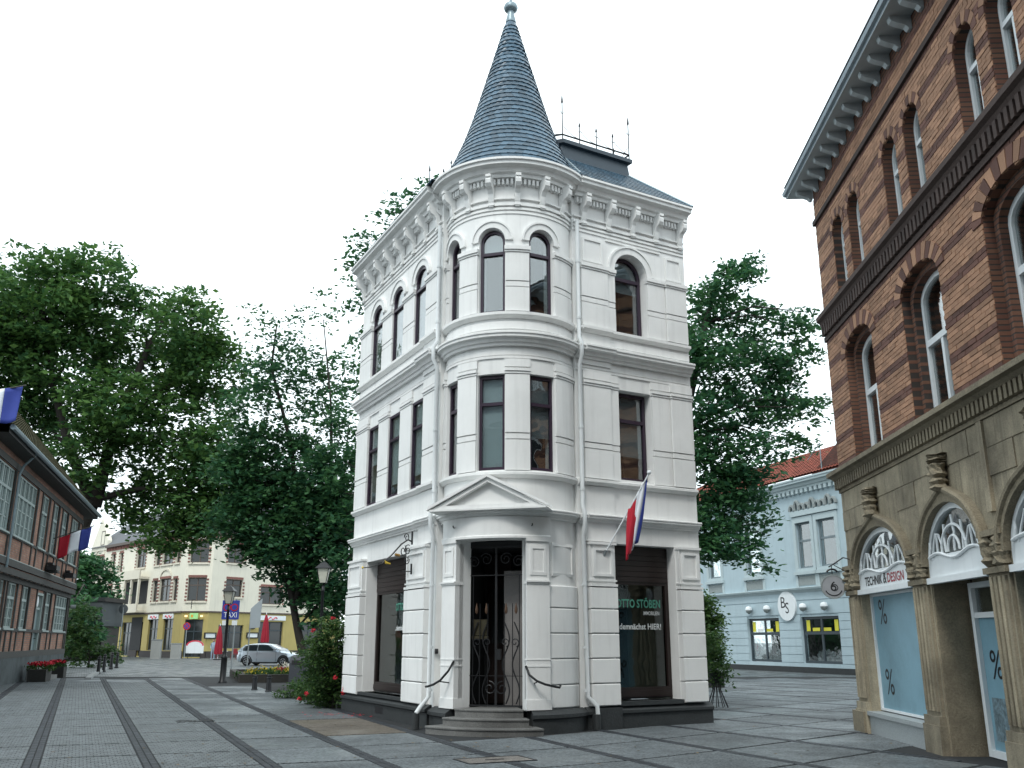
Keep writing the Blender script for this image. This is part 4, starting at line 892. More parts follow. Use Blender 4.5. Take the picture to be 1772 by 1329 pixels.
run(MB(), FP, -7, 14, corn(9.75, 10.3, .5)).build('cornice', BLUETRIM, bs)
for k in range(52): MB().box(FP, -6.9 + k * .4, -6.68 + k * .4, 0, .22, 9.52, 9.74).build('dentil', BLUETRIM, bs)
MB().add([FP(-7, .45, 10.33), FP(14, .45, 10.33), FP(14, -4.4, 12.9), FP(-7, -4.4, 12.9)], [(0, 1, 2, 3)]).build('roof', TILE, bs)
tb = MB()
for r in range(15):
    t0, t1 = r / 15, (r + 1.12) / 15
    for k in range(80):
        x0 = -7 + k * .2625; P = [(x0, 0), (x0 + .08, .055), (x0 + .17, .045), (x0 + .255, -.0)]
        for (xa, ha), (xb, hb) in zip(P, P[1:]):
            def Q(x, t, h): return FP(x, .47 - 4.85 * t, 10.36 + 2.57 * t + h)
            tb.add([Q(xa, t0, ha + .05), Q(xb, t0, hb + .05), Q(xb, min(1, t1), hb + .012), Q(xa, min(1, t1), ha + .012)], [(0, 1, 2, 3)])
tb.build('roof_tile', TILE, bs, fix=False, kind='stuff')
dgab = MB().prism(FP, [(-6.9, 10.35), (-3.2, 10.35), (-6.4, 12.2), (-6.9, 12.2)], .1, -3).build('dormer', brickmat('dormer_brick', (.16, .06, .045), (.11, .045, .035), (.06, .05, .045), R_(-20), .25, .08), bs)
MB().tube([FP(-4.4, .3, 10.4), FP(-4.4, .3, 11.9), FP(-3.2, .2, 11.2)], .03, 6).build('aerial', LEAD, bs)
MB().tube([FP(-6.0, .25, 9.5), FP(-6.0, .25, 12.0), FP(-6.0, -.3, 12.2)], .07, 8).build('drainpipe', LEAD, bs)
MB().box(FP, -6.6, -5.9, -3.2, -2.6, 12, 15.2).build('chimney', mat('chimney_render', (.4, .4, .38), .8), bs)
# sign and lamps on the blue house
sg_ = thing('round_shop_sign', 'round white sign lettered BS above the pale blue shop front', 'sign', FP(-.2, .1, 2.6))
MB().prism(FP, [(-.2 + .8 * math.cos(t), 3.52 + .8 * math.sin(t)) for t in [2 * math.pi * i / 32 for i in range(32)]], .05, .16).build('sign_disc', WHITEP, sg_)
lettering('B', FP, .08, 3.42, .62, INK, sg_, .165, -1); lettering('S', FP, -.25, 3.12, .6, INK, sg_, .165, -1)
for i, (x, w__) in enumerate(((3.27, 'leftmost white globe wall lamp on the blue shop front'), (1.5, 'white globe wall lamp left of the round sign'), (-1.79, 'white globe wall lamp right of the round sign'), (-3.56, 'rightmost white globe wall lamp on the blue shop front'))):
    l = thing('wall_lamp', w__, 'lamp', FP(x, .1, 3.2), 'globe wall lamps on the blue shop front')
    ML = lambda p, o, z, X=x: tuple(np.array(FP(X, .28, z)) + np.array([o * math.cos(R_(p)), o * math.sin(R_(p)), 0]))
    MB().lathe(ML, [(.0, 3.62), (.15, 3.57), (.2, 3.45), (.2, 3.38)], 0, 360, 14, True).build('lamp_globe', WHITEP, l, True); MB().lathe(ML, [(.19, 3.38), (.15, 3.24), (.0, 3.16)], 0, 360, 14, True).build('lamp_base', ORN, l, True); MB().tube([FP(x, .05, 3.4), FP(x, .2, 3.4)], .03, 6).build('lamp_arm', ORN, l)

# ================================================================ HALF-TIMBERED HOUSE (left)
FH = Fr(-19.43, 36.81, R_(-16.9), 1)
lh = thing('half_timbered_house', 'old half timbered house with brick infill and mossy roof at the left edge', 'house', FH(5, -4, 0))
HB = brickmat('old_brick_infill', (.30, .13, .085), (.36, .20, .14), (.2, .17, .15), R_(-16.9), .27, .085, .014, .9)
gw_ = [(-4.4, -2.9), (-2.6, -1.75), (-1.15, .55), (1.6, 3.05), (7.0, 8.55), (9.75, 13.6)]; uw_ = [(-6.8, -3.4), (-2.75, 1.15), (2.3, 4.0), (5.1, 6.6), (7.6, 9.2), (10.5, 13.0)]
ops = [(a, c, 2.12, 3.82, 0) for a, c in gw_] + [(4.9, 6.4, .62, 3.7, 0)]; E1 = 14.3
MB().wall(FH, -7, E1, 1.0, 4.0, .25, ops).build('wall', HB, lh)
MB().wall(FH, -7, E1, 4.0, 8.3, .25, [(a, c, 5.45, 7.7, 0) for a, c in uw_], o=.18).build('wall', HB, lh)
MB().box(FH, E1 - .25, E1, -9, -.26, .3, 8.3).box(FH, -7, E1, -9.3, -9.01, .3, 8.3).build('wall', HB, lh); MB().box(FH, -7, E1 - .3, -9, -.3, 4.1, 4.3).box(FH, -7, E1 - .3, -9, -.3, 8.1, 8.25).build('floor', INNER, lh)
PL2 = mat('grey_render_plinth', (.07, .085, .09), .85, .25, 2, stain=.45, streak=.3, fine=.2)
MB().wall(FH, -7, E1, 0, 1.0, .3, [(10.2, 11.0, .3, .75, 0), (12.3, 13.2, .3, .75, 0)], o=.06).build('plinth', PL2, lh)
for a, c in ((10.2, 11.0), (12.3, 13.2)): MB().box(FH, a, c, -.2, -.1, .3, .75).build('cellar_window', INK, lh)
def beam(s0, s1, z0, z1, o, d=.05): MB().box(FH, s0, s1, o - .06, o + d, z0, z1).build('timber_beam', TIMBER, lh)
for z0, z1, o, d in ((1.0, 1.25, 0, .07), (2.0, 2.12, 0, .045), (3.82, 4.0, 0, .06), (4.02, 4.25, .18, .06), (4.3, 4.55, .18, .09), (5.33, 5.45, .18, .045), (7.72, 7.95, .18, .05)): beam(-7, E1 + .02, z0, z1, o, d)
MB().box(FH, -7, E1, .17, .22, 4.551, 4.6).build('jetty_moulding', MUNTIN, lh)
posts_g = sorted({x for a, c in gw_ for x in (a - .13, c)} | {-.5, 4.75, 6.42, 14.1, 11.6}); posts_u = sorted({x for a, c in uw_ for x in (a - .13, c)} | {14.1, -.8})
for x in posts_g:
    if 4.8 < x < 6.4: continue
    beam(x, x + .14, 1.255, (3.815 if not any(a < x + .07 < c for a, c in gw_) else 1.995), 0)
for x in posts_u: beam(x, x + .14, 4.62, (7.715 if not any(a < x + .07 < c for a, c in uw_) else 5.325), .18)
k = 0
for s in np.arange(-6.9, 14, .95): MB().box(FH, s, s + .16, .0, .30, 3.995, 4.018 + .0).build('joist_end', TIMBER, lh)
def hwin(a, c, z0, z1, o):
    nsash = max(1, round((c - a) / .8)); w_ = (c - a) / nsash
    fr = MB().ring(FH, outline(a, c, z0, z1), outline(a + .07, c - .07, z0 + .07, z1 - .07), o - .04, o - .12)
    tz = z1 - (z1 - z0) * .33; fr.box(FH, a + .07, c - .07, o - .115, o - .03, tz - .05, tz + .05)
    for i in range(1, nsash): fr.box(FH, a + i * w_ - .06, a + i * w_ + .06, o - .115, o - .035, z0 + .07, z1 - .07)
    fr = fr.build('window', MUNTIN, lh); bars = MB()
    for i in range(nsash):
        x0 = a + i * w_; bars.box(FH, x0 + w_ / 2 - .02, x0 + w_ / 2 + .02, o - .1, o - .06, z0 + .07, z1 - .07)
        for zz_ in (z0 + (tz - z0) * .33, z0 + (tz - z0) * .67): bars.box(FH, x0 + .07, x0 + w_ - .07, o - .098, o - .062, zz_ - .018, zz_ + .018)
        MB().box(FH, x0 + .06, x0 + w_ - .06, o - .09, o - .085, z0 + .07, tz - .05).build('pane', GLASS, fr); MB().box(FH, x0 + .06, x0 + w_ - .06, o - .09, o - .085, tz + .05, z1 - .07).build('pane', GLASS, fr)
    bars.build('glazing_bars', MUNTIN, fr)
    MB().box(FH, a - .05, c + .05, o - .02, o + .09, z0 - .07, z0 - .005).build('window_sill', MUNTIN, fr)
for a, c in gw_: hwin(a, c, 2.12, 3.82, 0)
for a, c in uw_: hwin(a, c, 5.45, 7.7, .18)
MB().box(FH, 8.2, 8.3, .02, .03, 5.6, 7.4).build('net_curtain', CURTAIN, lh)
dr_ = MB().ring(FH, outline(4.9, 6.4, .62, 3.7), outline(5.02, 6.28, .64, 3.6), .03, -.2).box(FH, 5.02, 6.28, -.18, -.03, 2.98, 3.08).build('door', MUNTIN, lh)
MB().box(FH, 5.02, 6.28, -.17, -.1, .64, 2.98).build('door_leaf', mat('grey_teal_door', (.16, .22, .23), .5, .1, 4), dr_); MB().prism(FH, [(5.65 + .24 * math.cos(t), 3.34 + .24 * math.sin(t)) for t in [2 * math.pi * i / 16 for i in range(16)]], -.12, -.05).build('transom_rose', WHITEP, dr_); MB().box(FH, 5.02, 6.28, -.14, -.12, 3.08, 3.6).build('pane', GLASS, dr_)
MB().tube([FH(6.1, -.1, 1.75), FH(6.1, -.02, 1.75), FH(5.98, -.02, 1.75)], .02, 6).build('handle', IRON, dr_)
for k in range(3): MB().box(FH, 4.6, 6.7, 0.06, .36 + .3 * (2 - k), .2 * k, .2 * (k + 1) - .0).build('step', STEP, lh)
# roof
e_ = .75
MB().add([FH(-8, e_, 8.2), FH(E1 + 1.2, e_, 8.2), FH(E1 + 1.2, e_, 8.42), FH(-8, e_, 8.42), FH(-8, -.2, 8.2), FH(E1 + 1.2, -.2, 8.2)], [(0, 1, 2, 3), (0, 4, 5, 1)]).build('soffit', TIMBER, lh)
RT_ = MB(); RT_.add([FH(-8, e_ + .05, 8.40), FH(E1 + 1.3, e_ + .05, 8.40), FH(E1 - 3.2, -4.3, 14.3), FH(-8, -4.3, 14.3)], [(0, 1, 2, 3)]); RT_.add([FH(E1 + 1.3, e_ + .05, 8.4), FH(E1 + 1.3, -9.6, 8.4), FH(E1 - 3.2, -4.3, 14.3)], [(0, 1, 2)]); RT_.add([FH(-8, -4.3, 14.3), FH(E1 - 3.2, -4.3, 14.3), FH(E1 + 1.3, -9.6, 8.4), FH(-8, -9.6, 8.4)], [(0, 1, 2, 3)]); rfo = RT_.build('roof', MOSS, lh)
tb = MB()
for r in range(22):
    t0, t1 = r / 22, (r + 1.1) / 22
    for k in range(70):
        x0 = -8 + k * .3; xe = E1 + 1.3 - 4.5 * t0
        if x0 + .28 > xe: continue
        def Q(x, t, h): return FH(x, e_ + .07 - 5.1 * t, 8.44 + 5.9 * t + h)
        for xa, xb, ha, hb in ((x0, x0 + .1, 0, .06), (x0 + .1, x0 + .2, .06, .05), (x0 + .2, x0 + .29, .05, 0)):
            tb.add([Q(xa, t0, ha + .04), Q(xb, t0, hb + .04), Q(xb, min(1, t1), hb), Q(xa, min(1, t1), ha)], [(0, 1, 2, 3)])
tb.build('roof_tile', MOSS, rfo, fix=False, kind='stuff')
MB().tube([FH(-8, e_ + .1, 8.38), FH(E1 + 1.3, e_ + .1, 8.38)], .09, 8).build('gutter', LEAD, lh)
MB().tube([FH(-3.4, e_ + .05, 8.35), FH(-3.3, .4, 7.9), FH(-3.3, .3, 7.6), FH(-3.3, .3, 4.2)], .05, 8).build('drainpipe', LEAD, lh)
MB().box(FH, 5.0, 6.3, .2, .6, 4.62, 4.66).build('door_hood', TIMBER, lh)
for s_ in (4.6, 9.6): MB().box(FH, s_, s_ + .9, .26, .7, 4.66, 4.86).box(FH, s_ + .2, s_ + .7, .26, .5, 4.9, 5.0).build('wall_light', INK, lh)
MB().tube([FH(14.2, .3, 6.9), FH(14.25, .6, 6.95)], .12, 8).build('floodlight', ORN, lh); MB().tube([FH(14.2, .1, 3.4), FH(14.25, .35, 3.4)], .1, 8).build('floodlight', ORN, lh)
# flower boxes by the door
REDF = mat('red_petal', (.45, .012, .03), .6, .2, 20, island=.4)
def leafblob(b, c, r, n, size, rg, flat=1.0):
    for _ in range(n):
        d = rg.normal(size=3); d /= np.linalg.norm(d); p = np.array(c) + d * np.array(r) * rg.uniform(.35, 1) ** .5
        a = rg.normal(size=3); a /= np.linalg.norm(a); q = np.cross(a, rg.normal(size=3)); q /= np.linalg.norm(q); s_ = size * rg.uniform(.6, 1.3)
        b.add([tuple(p - a * s_), tuple(p + q * s_ * .5), tuple(p + a * s_), tuple(p - q * s_ * .5)], [(0, 1, 2, 3)])
for s_, o_, lab in ((3.5, .75, 'larger red geranium planter left of the house door steps'), (7.9, .75, 'smaller red geranium planter right of the house door steps')):
    t = thing('flower_planter', lab, 'planter', FH(s_, o_, 0), 'geranium planters at the half timbered house'); w_ = .75 if s_ < 5 else .5
    MB().prism(FH, [(s_ - w_ * .8, 0), (s_ + w_ * .8, 0), (s_ + w_, .5), (s_ - w_, .5)], o_ - .35, o_ + .35).build('tub', mat('dark_tub', (.03, .03, .028), .8, .3, 8), t)
    b = MB(); leafblob(b, FH(s_, o_, .56), (w_ * .9, .4, .2), 260, .08, rng); b.build('foliage', SHRUB, t, fix=False)
    b = MB(); leafblob(b, FH(s_, o_, .72), (w_ * .75, .3, .09), 260, .06, rng); b.build('blossom', REDF, t, fix=False)
# ================================================================ CAFE BUILDING (far left)
FCL = Fr(-33.0, 95.0, math.atan2(-13.6, 14), -1); FCC = Fr(-33.0, 95.0, R_(90), 1); FCR = Fr(-30.3, 95.0, math.atan2(5.7, 8), 1)
cf = thing('cafe_building', 'cream and ochre corner house with cafe on the ground floor behind the parked car', 'building', (-33, 100, 0))
DGL = mat('dark_glass', (.02, .024, .026), .08, .1, 3, spec=.6); CFR = mat('brown_frame', (.09, .07, .06), .6)
QB = mat('red_quoin_brick', (.2, .09, .075), .85, .2, 6, island=.2); CTRIM = mat('cream_trim', (.6, .56, .47), .8, .08, 2)
def cafe_side(M, s0, s1, up, low, ztop):
    MB().wall(M, s0, s1, 4.5, ztop, .4, [q + (0,) for q in up]).build('wall', CREAM, cf)
    MB().wall(M, s0, s1, 0, 4.4, .4, [q + (0,) for q in low], o=-.01).build('wall', OCHRE, cf)
    for a, c in segs(s0, s1, [q for q in low if q[2] < .6]): MB().box(M, a, c, -.05, .08, 0, .65).build('plinth', mat('cafe_plinth', (.05, .045, .045), .8, .2, 4), cf)
    MB().box(M, s0, s1, -.1, .12, 4.38, 4.52).build('moulding', CFR, cf)
    for q in up + low:
        big = q[1] - q[0] > 1.6
        window(M, q[0], q[1], q[2], q[3], 0, cf, -.2, .1, CFR if q in up else ANTHR, DGL, transom=q[2] + (q[3] - q[2]) * .68 if q[3] - q[2] > 1.4 else None, mull=1 if big else 0)
        if q in up:
            MB().box(M, q[0] - .15, q[1] + .15, -.05, .14, q[2] - .18, q[2] - .03).build('window_sill', CTRIM, cf)
            b = MB(); zz_ = q[2]
            while zz_ < q[3] - .1:
                for x0, x1 in ((q[0] - .22, q[0] - .02), (q[1] + .02, q[1] + .22)): b.box(M, x0, x1, -.02, .05, zz_, zz_ + .17)
                zz_ += .34
            b.box(M, q[0] - .02, q[1] + .02, -.02, .05, q[3] + .02, q[3] + .25); b.build('brick_quoins', QB, cf)
def segs(s0, s1, qs):
    out_, x = [], s0
    for q in sorted(qs):
        if q[0] > x: out_.append((x, q[0]))
        x = max(x, q[1])
    if x < s1: out_.append((x, s1))
    return out_
upL = [(1.6, 2.6, 5.6, 7.8), (3.2, 5.8, 5.6, 7.9), (6.3, 7.5, 5.6, 7.8), (16.3, 17.4, 5.5, 7.7), (18.5, 19.6, 5.5, 7.7), (21.8, 24.3, 6.1, 7.8), (16.3, 17.2, 9.2, 11.35), (18.5, 19.5, 9.2, 11.35), (21.9, 24.2, 9.1, 11.3), (1.6, 2.6, 9.4, 11.4), (3.2, 5.8, 9.4, 11.4), (6.3, 7.5, 9.4, 11.4), (10, 12.5, 9.4, 11.4)]
cafe_side(FCL, 0, 26, upL, [(1.8, 4.0, .7, 3.85), (5.3, 7.6, .7, 3.85), (9.0, 9.9, .1, 3.6), (12.0, 14.4, .1, 3.6), (17.0, 19.1, .8, 3.8), (23.2, 24.6, 1.0, 3.4)], 12.2)
cafe_side(FCC, 0, 2.7, [(.35, 2.2, 5.5, 7.8), (.35, 2.2, 9.3, 11.4)], [(.4, 2.2, .1, 3.7)], 12.2)
cafe_side(FCR, 0, 18, [(1.8, 3.9, 6.0, 7.75), (6.3, 9.3, 5.4, 7.2), (12, 14, 5.6, 7.6), (1.8, 3.9, 9.4, 11.3), (6.3, 9.3, 9.4, 11.3)], [(1.3, 4.4, .9, 3.2), (6.4, 9.7, .8, 3.6), (12, 15, .8, 3.6)], 12.2)
MB().prism(FCL, [(21, 12.0), (26, 12.0), (25.8, 12.7), (23.4, 16.0), (21.1, 13.1)], -.4, .12).build('gable', CREAM, cf)
window(FCL, 22.0, 23.1, 12.6, 14.3, 0, cf, .14, .1, CFR, DGL, dep=.04)
for c, z_ in ((23.05, 8.0), (23.05, 11.5), (4.5, 8.1)):
    MB().ring(FCL, [(c + 1.35 * math.cos(t), z_ + .85 * math.sin(t)) for t in [math.pi * i / 10 for i in range(11)]], [(c + 1.15 * math.cos(t), z_ + .65 * math.sin(t)) for t in [math.pi * i / 10 for i in range(11)]], -.02, .1, closed=False).build('blind_arch', CTRIM, cf)
# balcony and loggia
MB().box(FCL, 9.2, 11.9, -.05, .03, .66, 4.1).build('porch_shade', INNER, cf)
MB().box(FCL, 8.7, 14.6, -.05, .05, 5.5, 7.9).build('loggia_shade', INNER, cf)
for x in (8.7, 10.6, 12.4, 14.4): MB().box(FCL, x, x + .3, .85, 1.05, 5.45, 8.05).build('balcony_post', CTRIM, cf)
MB().box(FCL, 8.6, 14.8, 0, 1.1, 4.55, 4.75).box(FCL, 8.6, 14.8, .95, 1.1, 4.75, 5.45).box(FCL, 8.6, 14.8, 0, 1.1, 8.05, 8.3).box(FCL, 8.6, 14.8, .95, 1.1, 8.3, 9.0).build('balcony', CTRIM, cf)
for M, s0, s1 in ((FCL, 0, 21), (FCC, 0, 2.7), (FCR, 0, 18)):
    MB().box(M, s0, s1, -.1, .35, 12.15, 12.45).build('eaves', CFR, cf)
    b = MB(); x = s0 + .1
    while x < s1 - .2: b.box(M, x, x + .22, -.02, .15, 11.75, 12.14); x += .45
    b.build('brick_frieze', QB, cf)
P_ = [FCL(26, .3, 12.4), FCL(0, .3, 12.4), FCC(2.7, .3, 12.4), FCR(18, .3, 12.4)]; T_ = [FCL(24, -4.5, 16.4), FCL(2, -4.5, 16.4), FCC(1.5, -5.5, 16.4), FCR(16, -4.5, 16.4)]
b = MB(); b.add(P_ + T_, [(i, i + 1, i + 5, i + 4) for i in range(3)] + [(4, 5, 6, 7)]); crf = b.build('roof', GREYROOF, cf)
for x in (15.6, 18.6): MB().add([FCL(x, -1.2, 13.75), FCL(x + 1.0, -1.2, 13.75), FCL(x + 1.0, -2.7, 15.0), FCL(x, -2.7, 15.0)], [(0, 1, 2, 3)]).build('skylight', WHITEP, crf)
b = MB(); b.box(FCL, 26, 26.3, -9, .0, 0, 12.3); b.build('wall', CREAM, cf)
PINK = mat('pink_print', (.6, .05, .09), .6)
for M, s0, s1, z_ in ((FCL, 1.7, 4.1, 4.02), (FCL, 5.2, 7.7, 4.02), (FCR, 6.2, 9.9, 3.95)):
    sp_ = MB().box(M, s0, s1, .0, .1, z_ - .2, z_ + .28).build('shop_fascia', WHITEP, cf); c = (s0 + s1) / 2
    for q in (-.5, .3): MB().tube([M(c + q + .35 * t, .11, z_ + .12 * math.sin(t * 3 + q)) for t in (-1, -.6, -.2, .2, .6, 1)], .05, 5).build('fascia_swirl', PINK, sp_)
gs = MB().box(FCC, .95, 1.75, .3, .45, 3.75, 4.3).build('lit_sign', emat('green_sign', (.25, .5, .2), .3), cf)
MB().box(FCC, 1.1, 1.3, .45, .47, 3.9, 4.15).build('sign_mark', mat('orange_print', (.7, .3, .03), .6), gs)
for M, s_, z_ in ((FCC, .55, 3.95), (FCC, 2.1, 3.95)): MB().box(M, s_ - .1, s_ + .1, .2, .4, z_, z_ + .15).build('spot_lamp', emat('warm_lamp' + str(s_), (1, .7, .3), 1.2), cf)
for s_, z0, z1, w_ in ((.35, 1.85, 2.45, .7), (5.6, 1.9, 2.5, .75), (5.5, 2.85, 3.35, .32)):
    m_ = MB().ring(FCR, outline(s_ - w_, s_ + w_, z0, z1), outline(s_ - w_ + .1, s_ + w_ - .1, z0 + .1, z1 - .1), .0, .12).build('menu_board', INK, cf); MB().box(FCR, s_ - w_ + .1, s_ + w_ - .1, .02, .06, z0 + .1, z1 - .1).build('menu_sheet', WHITEP, m_)
b = MB(); b.tube([FCC(1.2, .1, 5.6), FCC(1.2, .9, 5.6), FCC(1.2, .9, 4.7)], .04, 5); b.build('lamp_bracket', IRON, cf)
# annex and yew by the cafe's left end
an = thing('grey_annex', 'low dark annex with grey sloping roof left of the cafe house', 'shed', (-37.5, 84, 0))
MB().box(I, -40.3, -36.2, 84.5, 88, 0, 2.9).build('wall', mat('annex_wall', (.05, .05, .045), .85, .2, 3), an); MB().box(I, -39.6, -38.9, 84.4, 84.5, .1, 2.2).box(I, -37.9, -37.2, 84.4, 84.5, .9, 2.2).build('window', DGL, an)
b = MB(); b.prism(lambda s, o, z: (s, o, z), [(-40.6, 2.9), (-36, 2.9), (-36, 3.2), (-36.2, 5.0), (-40.6, 5.0)], 83.7, 88.2); b.build('roof', mat('annex_roof', (.055, .065, .07), .7, .15, 2), an); MB().box(I, -40.7, -35.9, 83.6, 88.3, 5.0, 5.35).build('roof_edge', INK, an)

# ================================================================ TREES AND PLANTS
def leaves(blobs, per, size, cl, dens, rg, flat=.35, shell=.5):
    """vectorised leaf clumps spread through ellipsoids; returns vertices, faces"""
    V = []
    for (x, y, z, r) in blobs:
        nc = max(3, int(dens * r ** 2)); d = rg.normal(size=(nc, 3)); d /= np.linalg.norm(d, axis=1)[:, None]
        rad = r * rg.uniform(.15, 1, size=(nc, 1)) ** shell; cc = np.array([x, y, z]) + d * rad * np.array([1.05, 1.05, .95])
        n = per; P = cc[:, None, :] + rg.normal(size=(nc, n, 3)) * np.array([cl, cl, cl * flat]) + 0
        P[:, :, 2] -= .25 * np.linalg.norm(P[:, :, :2] - cc[:, None, :2], axis=2)
        P = P.reshape(-1, 3); m = len(P)
        a = rg.normal(size=(m, 3)); a[:, 2] *= .45; a /= np.linalg.norm(a, axis=1)[:, None]
        u = rg.normal(size=(m, 3)) * np.array([.55, .55, .35]) + np.array([0, 0, 1.]); q = np.cross(a, u); q /= np.linalg.norm(q, axis=1)[:, None]
        s_ = size * rg.uniform(.6, 1.35, size=(m, 1)); V.append(np.stack([P - a * s_, P + q * s_ * .55, P + a * s_, P - q * s_ * .55], axis=1))
    return np.concatenate(V)
def leafmesh(name, V, m, parent):
    n = len(V); me = bpy.data.meshes.new(name); off = np.array(wloc(parent)); me.vertices.add(n * 4); me.vertices.foreach_set('co', (V.reshape(-1, 3) - off).ravel().astype(np.float32))
    me.loops.add(n * 4); me.loops.foreach_set('vertex_index', np.arange(n * 4, dtype=np.int32)); me.polygons.add(n); me.polygons.foreach_set('loop_start', np.arange(0, n * 4, 4, dtype=np.int32)); me.polygons.foreach_set('loop_total', np.full(n, 4, dtype=np.int32))
    me.update(); me.validate(); me.materials.append(m); o = bpy.data.objects.new(name, me); col.objects.link(o); o.parent = parent; return o
def tree(name, label, base, trunk, blobs, per, size, cl, dens, m, seed, limbr=.1, flat=.35, cat='tree'):
    rg = np.random.default_rng(seed); t = thing(name, label, cat, base); rr = random.Random(seed)
    b = MB()
    for pts, r0, r1 in trunk:
        k = len(pts); b.tube([Vector(p) + Vector((rr.uniform(-.05, .05), rr.uniform(-.05, .05), 0)) for p in pts], [r0 + (r1 - r0) * i / (k - 1) for i in range(k)], 9)
    b.build('trunk', BARK, t, True)
    nodes = [Vector(p) for pts, r0, r1 in trunk for p in pts[1:]]; lb = MB()
    for (x, y, z, r) in blobs:
        c = Vector((x, y, z)); st = min(nodes, key=lambda n: (n - c).length + max(0, n.z - c.z) * 1.5)
        mid = st.lerp(c, .5) + Vector((0, 0, .12 * (c - st).length)); lb.tube([st, mid, c], [limbr, limbr * .7, limbr * .35], 6)
        for _ in range(5):
            d = Vector((rr.gauss(0, 1), rr.gauss(0, 1), rr.gauss(.2, .6))).normalized() * r * rr.uniform(.6, 1.0); q = mid.lerp(c, rr.uniform(.2, 1)); lb.tube([q, q + d * .5 + Vector((0, 0, .06 * r)), q + d], [limbr * .32, limbr * .2, limbr * .08], 4)
    lb.build('limb', BARK, t, True)
    leafmesh('crown', leaves(blobs, per, size, cl, dens, rg, flat), m, t); return t
LIND = [(-29.68, 53.9, 22.04, 3.77), (-27.28, 55.3, 23.75, 2.97), (-28.72, 56.7, 18.37, 4.07), (-24.38, 58.1, 21.18, 3.83), (-20.1, 54.6, 20.76, 2.53), (-18.86, 56.0, 18.16, 2.56), (-21.62, 57.4, 15.11, 3.87), (-23.88, 53.9, 15.37, 2.79), (-18.0, 55.3, 12.81, 2.29), (-19.82, 56.7, 10.2, 2.67), (-23.19, 58.1, 10.04, 2.19), (-25.56, 54.6, 12.32, 2.08), (-33.12, 56.0, 18.16, 3.66), (-33.53, 57.4, 23.36, 3.06), (-33.76, 53.9, 20.52, 3.57), (-20.51, 55.3, 7.91, 1.38), (-18.33, 56.7, 9.48, 1.42), (-30.79, 58.1, 14.9, 2.61), (-17.6, 55.5, 9.3, 1.6), (-19.4, 56, 8.3, 1.5), (-16.9, 55, 11.2, 1.7)]
tree('linden_tree', 'huge dark green linden tree rising behind the half timbered house', (-28.4, 57, 0), [([(-28.4, 57, 0), (-27.3, 56.5, 5), (-25.5, 56, 9.9)], .6, .45), ([(-25.4, 56, 9.5), (-24.9, 56, 12.5), (-24.3, 56, 15.9), (-23.4, 56.5, 19.7), (-22.8, 57, 22)], .42, .1), ([(-25.4, 56, 9.5), (-27.2, 55.8, 12.9), (-28.6, 55.5, 17), (-29.3, 55, 21)], .4, .1), ([(-25.2, 56, 10), (-22.6, 56, 10.6), (-20, 56, 10.4)], .22, .07), ([(-24.5, 56, 14.5), (-21.5, 56, 17.2), (-19.6, 55.8, 18.6)], .22, .06)],
     LIND, 34, .20, .52, 11.5, LINDEN, 1, .13)
MID = [(-9.42, 37.4, 12.68, 1.71), (-7.49, 38.2, 12.65, 1.12), (-10.43, 36.2, 10.86, 1.29), (-8.21, 37.0, 10.09, 1.54), (-9.74, 37.8, 8.79, 1.8), (-7.05, 35.8, 7.96, 1.25), (-10.49, 36.6, 7.17, 1.04), (-8.31, 37.4, 6.35, 1.75), (-7.06, 38.2, 6.45, 0.95), (-9.8, 36.2, 5.53, 0.9), (-7.43, 37.0, 4.48, 1.25), (-8.48, 37.8, 3.86, 1.04), (-6.57, 35.8, 9.81, 0.92), (-7.3, 37.0, 3.0, .9), (-8.9, 36.5, 5.0, 1.2), (-7.6, 36.5, 7.0, 1.3), (-9.2, 37, 7.4, 1.4), (-6.6, 36.2, 3.4, .8), (-6.7, 36.5, 5.4, 1.0), (-10.6, 36.5, 9.4, 1.0), (-10.9, 36.4, 6.3, 1.0), (-11.1, 36.4, 8.2, .9), (-10.2, 36.4, 5.3, .7), (-6.9, 36.4, 6.5, .9)]
mt = tree('slender_tree', 'slender airy tree leaning over the flower bed left of the white corner house', (-7.7, 37, 0), [([(-7.6, 37, 0), (-7.9, 37, .8), (-8.35, 37, 2.1), (-8.7, 37, 3.6), (-8.45, 37, 6.3), (-9.1, 37, 9.6), (-10.0, 36.8, 12.6), (-9.9, 36.6, 14.4)], .2, .03), ([(-8.5, 37, 3.2), (-7.5, 37, 6.3), (-7.3, 37, 9), (-7.5, 37, 11.2), (-8.0, 37, 14.8)], .12, .02), ([(-7.4, 37, 6.0), (-6.7, 36.6, 8.0), (-6.5, 36, 10)], .07, .02)],
     [q for q in MID if q[2] < 9], 30, .12, .28, 42, BEECH, 2, .05)
rg_ = np.random.default_rng(5)
leafmesh('crown', leaves([q for q in MID if q[2] >= 9], 22, .11, .28, 28, rg_), BEECH, mt)
leafmesh('crown', leaves([(-9.86, 35.8, 14.18, 1.3), (-7.93, 36.6, 14.98, 1.09), (-11.17, 36.6, 12.94, 0.72), (-8.9, 36.8, 13.6, 1.5)], 12, .105, .26, 11, rg_), BEECH, mt)
BACK = [(-3.42, 32.8, 18.64, 0.79), (-4.4, 33.6, 18.04, 1.04), (-5.5, 34.4, 16.9, 1.05), (-4.42, 35.2, 16.74, 1.66), (-5.45, 33.2, 14.21, 1.0), (-4.94, 34.0, 12.61, 1.34), (-6.41, 34.8, 16.06, 0.47), (-3.6, 32.8, 13.13, 1.3), (-5.96, 33.6, 10.42, 0.76), (-6.25, 34.4, 8.15, 0.98), (-6.3, 35.2, 6.29, 0.99), (-4.42, 33.2, 10.1, 1.29), (-3.3, 34, 16.5, 1.2), (-6.2, 34.4, 4.4, .9), (-6.3, 34.4, 7.0, 1.0), (-6.2, 34.4, 5.4, 1.0)]
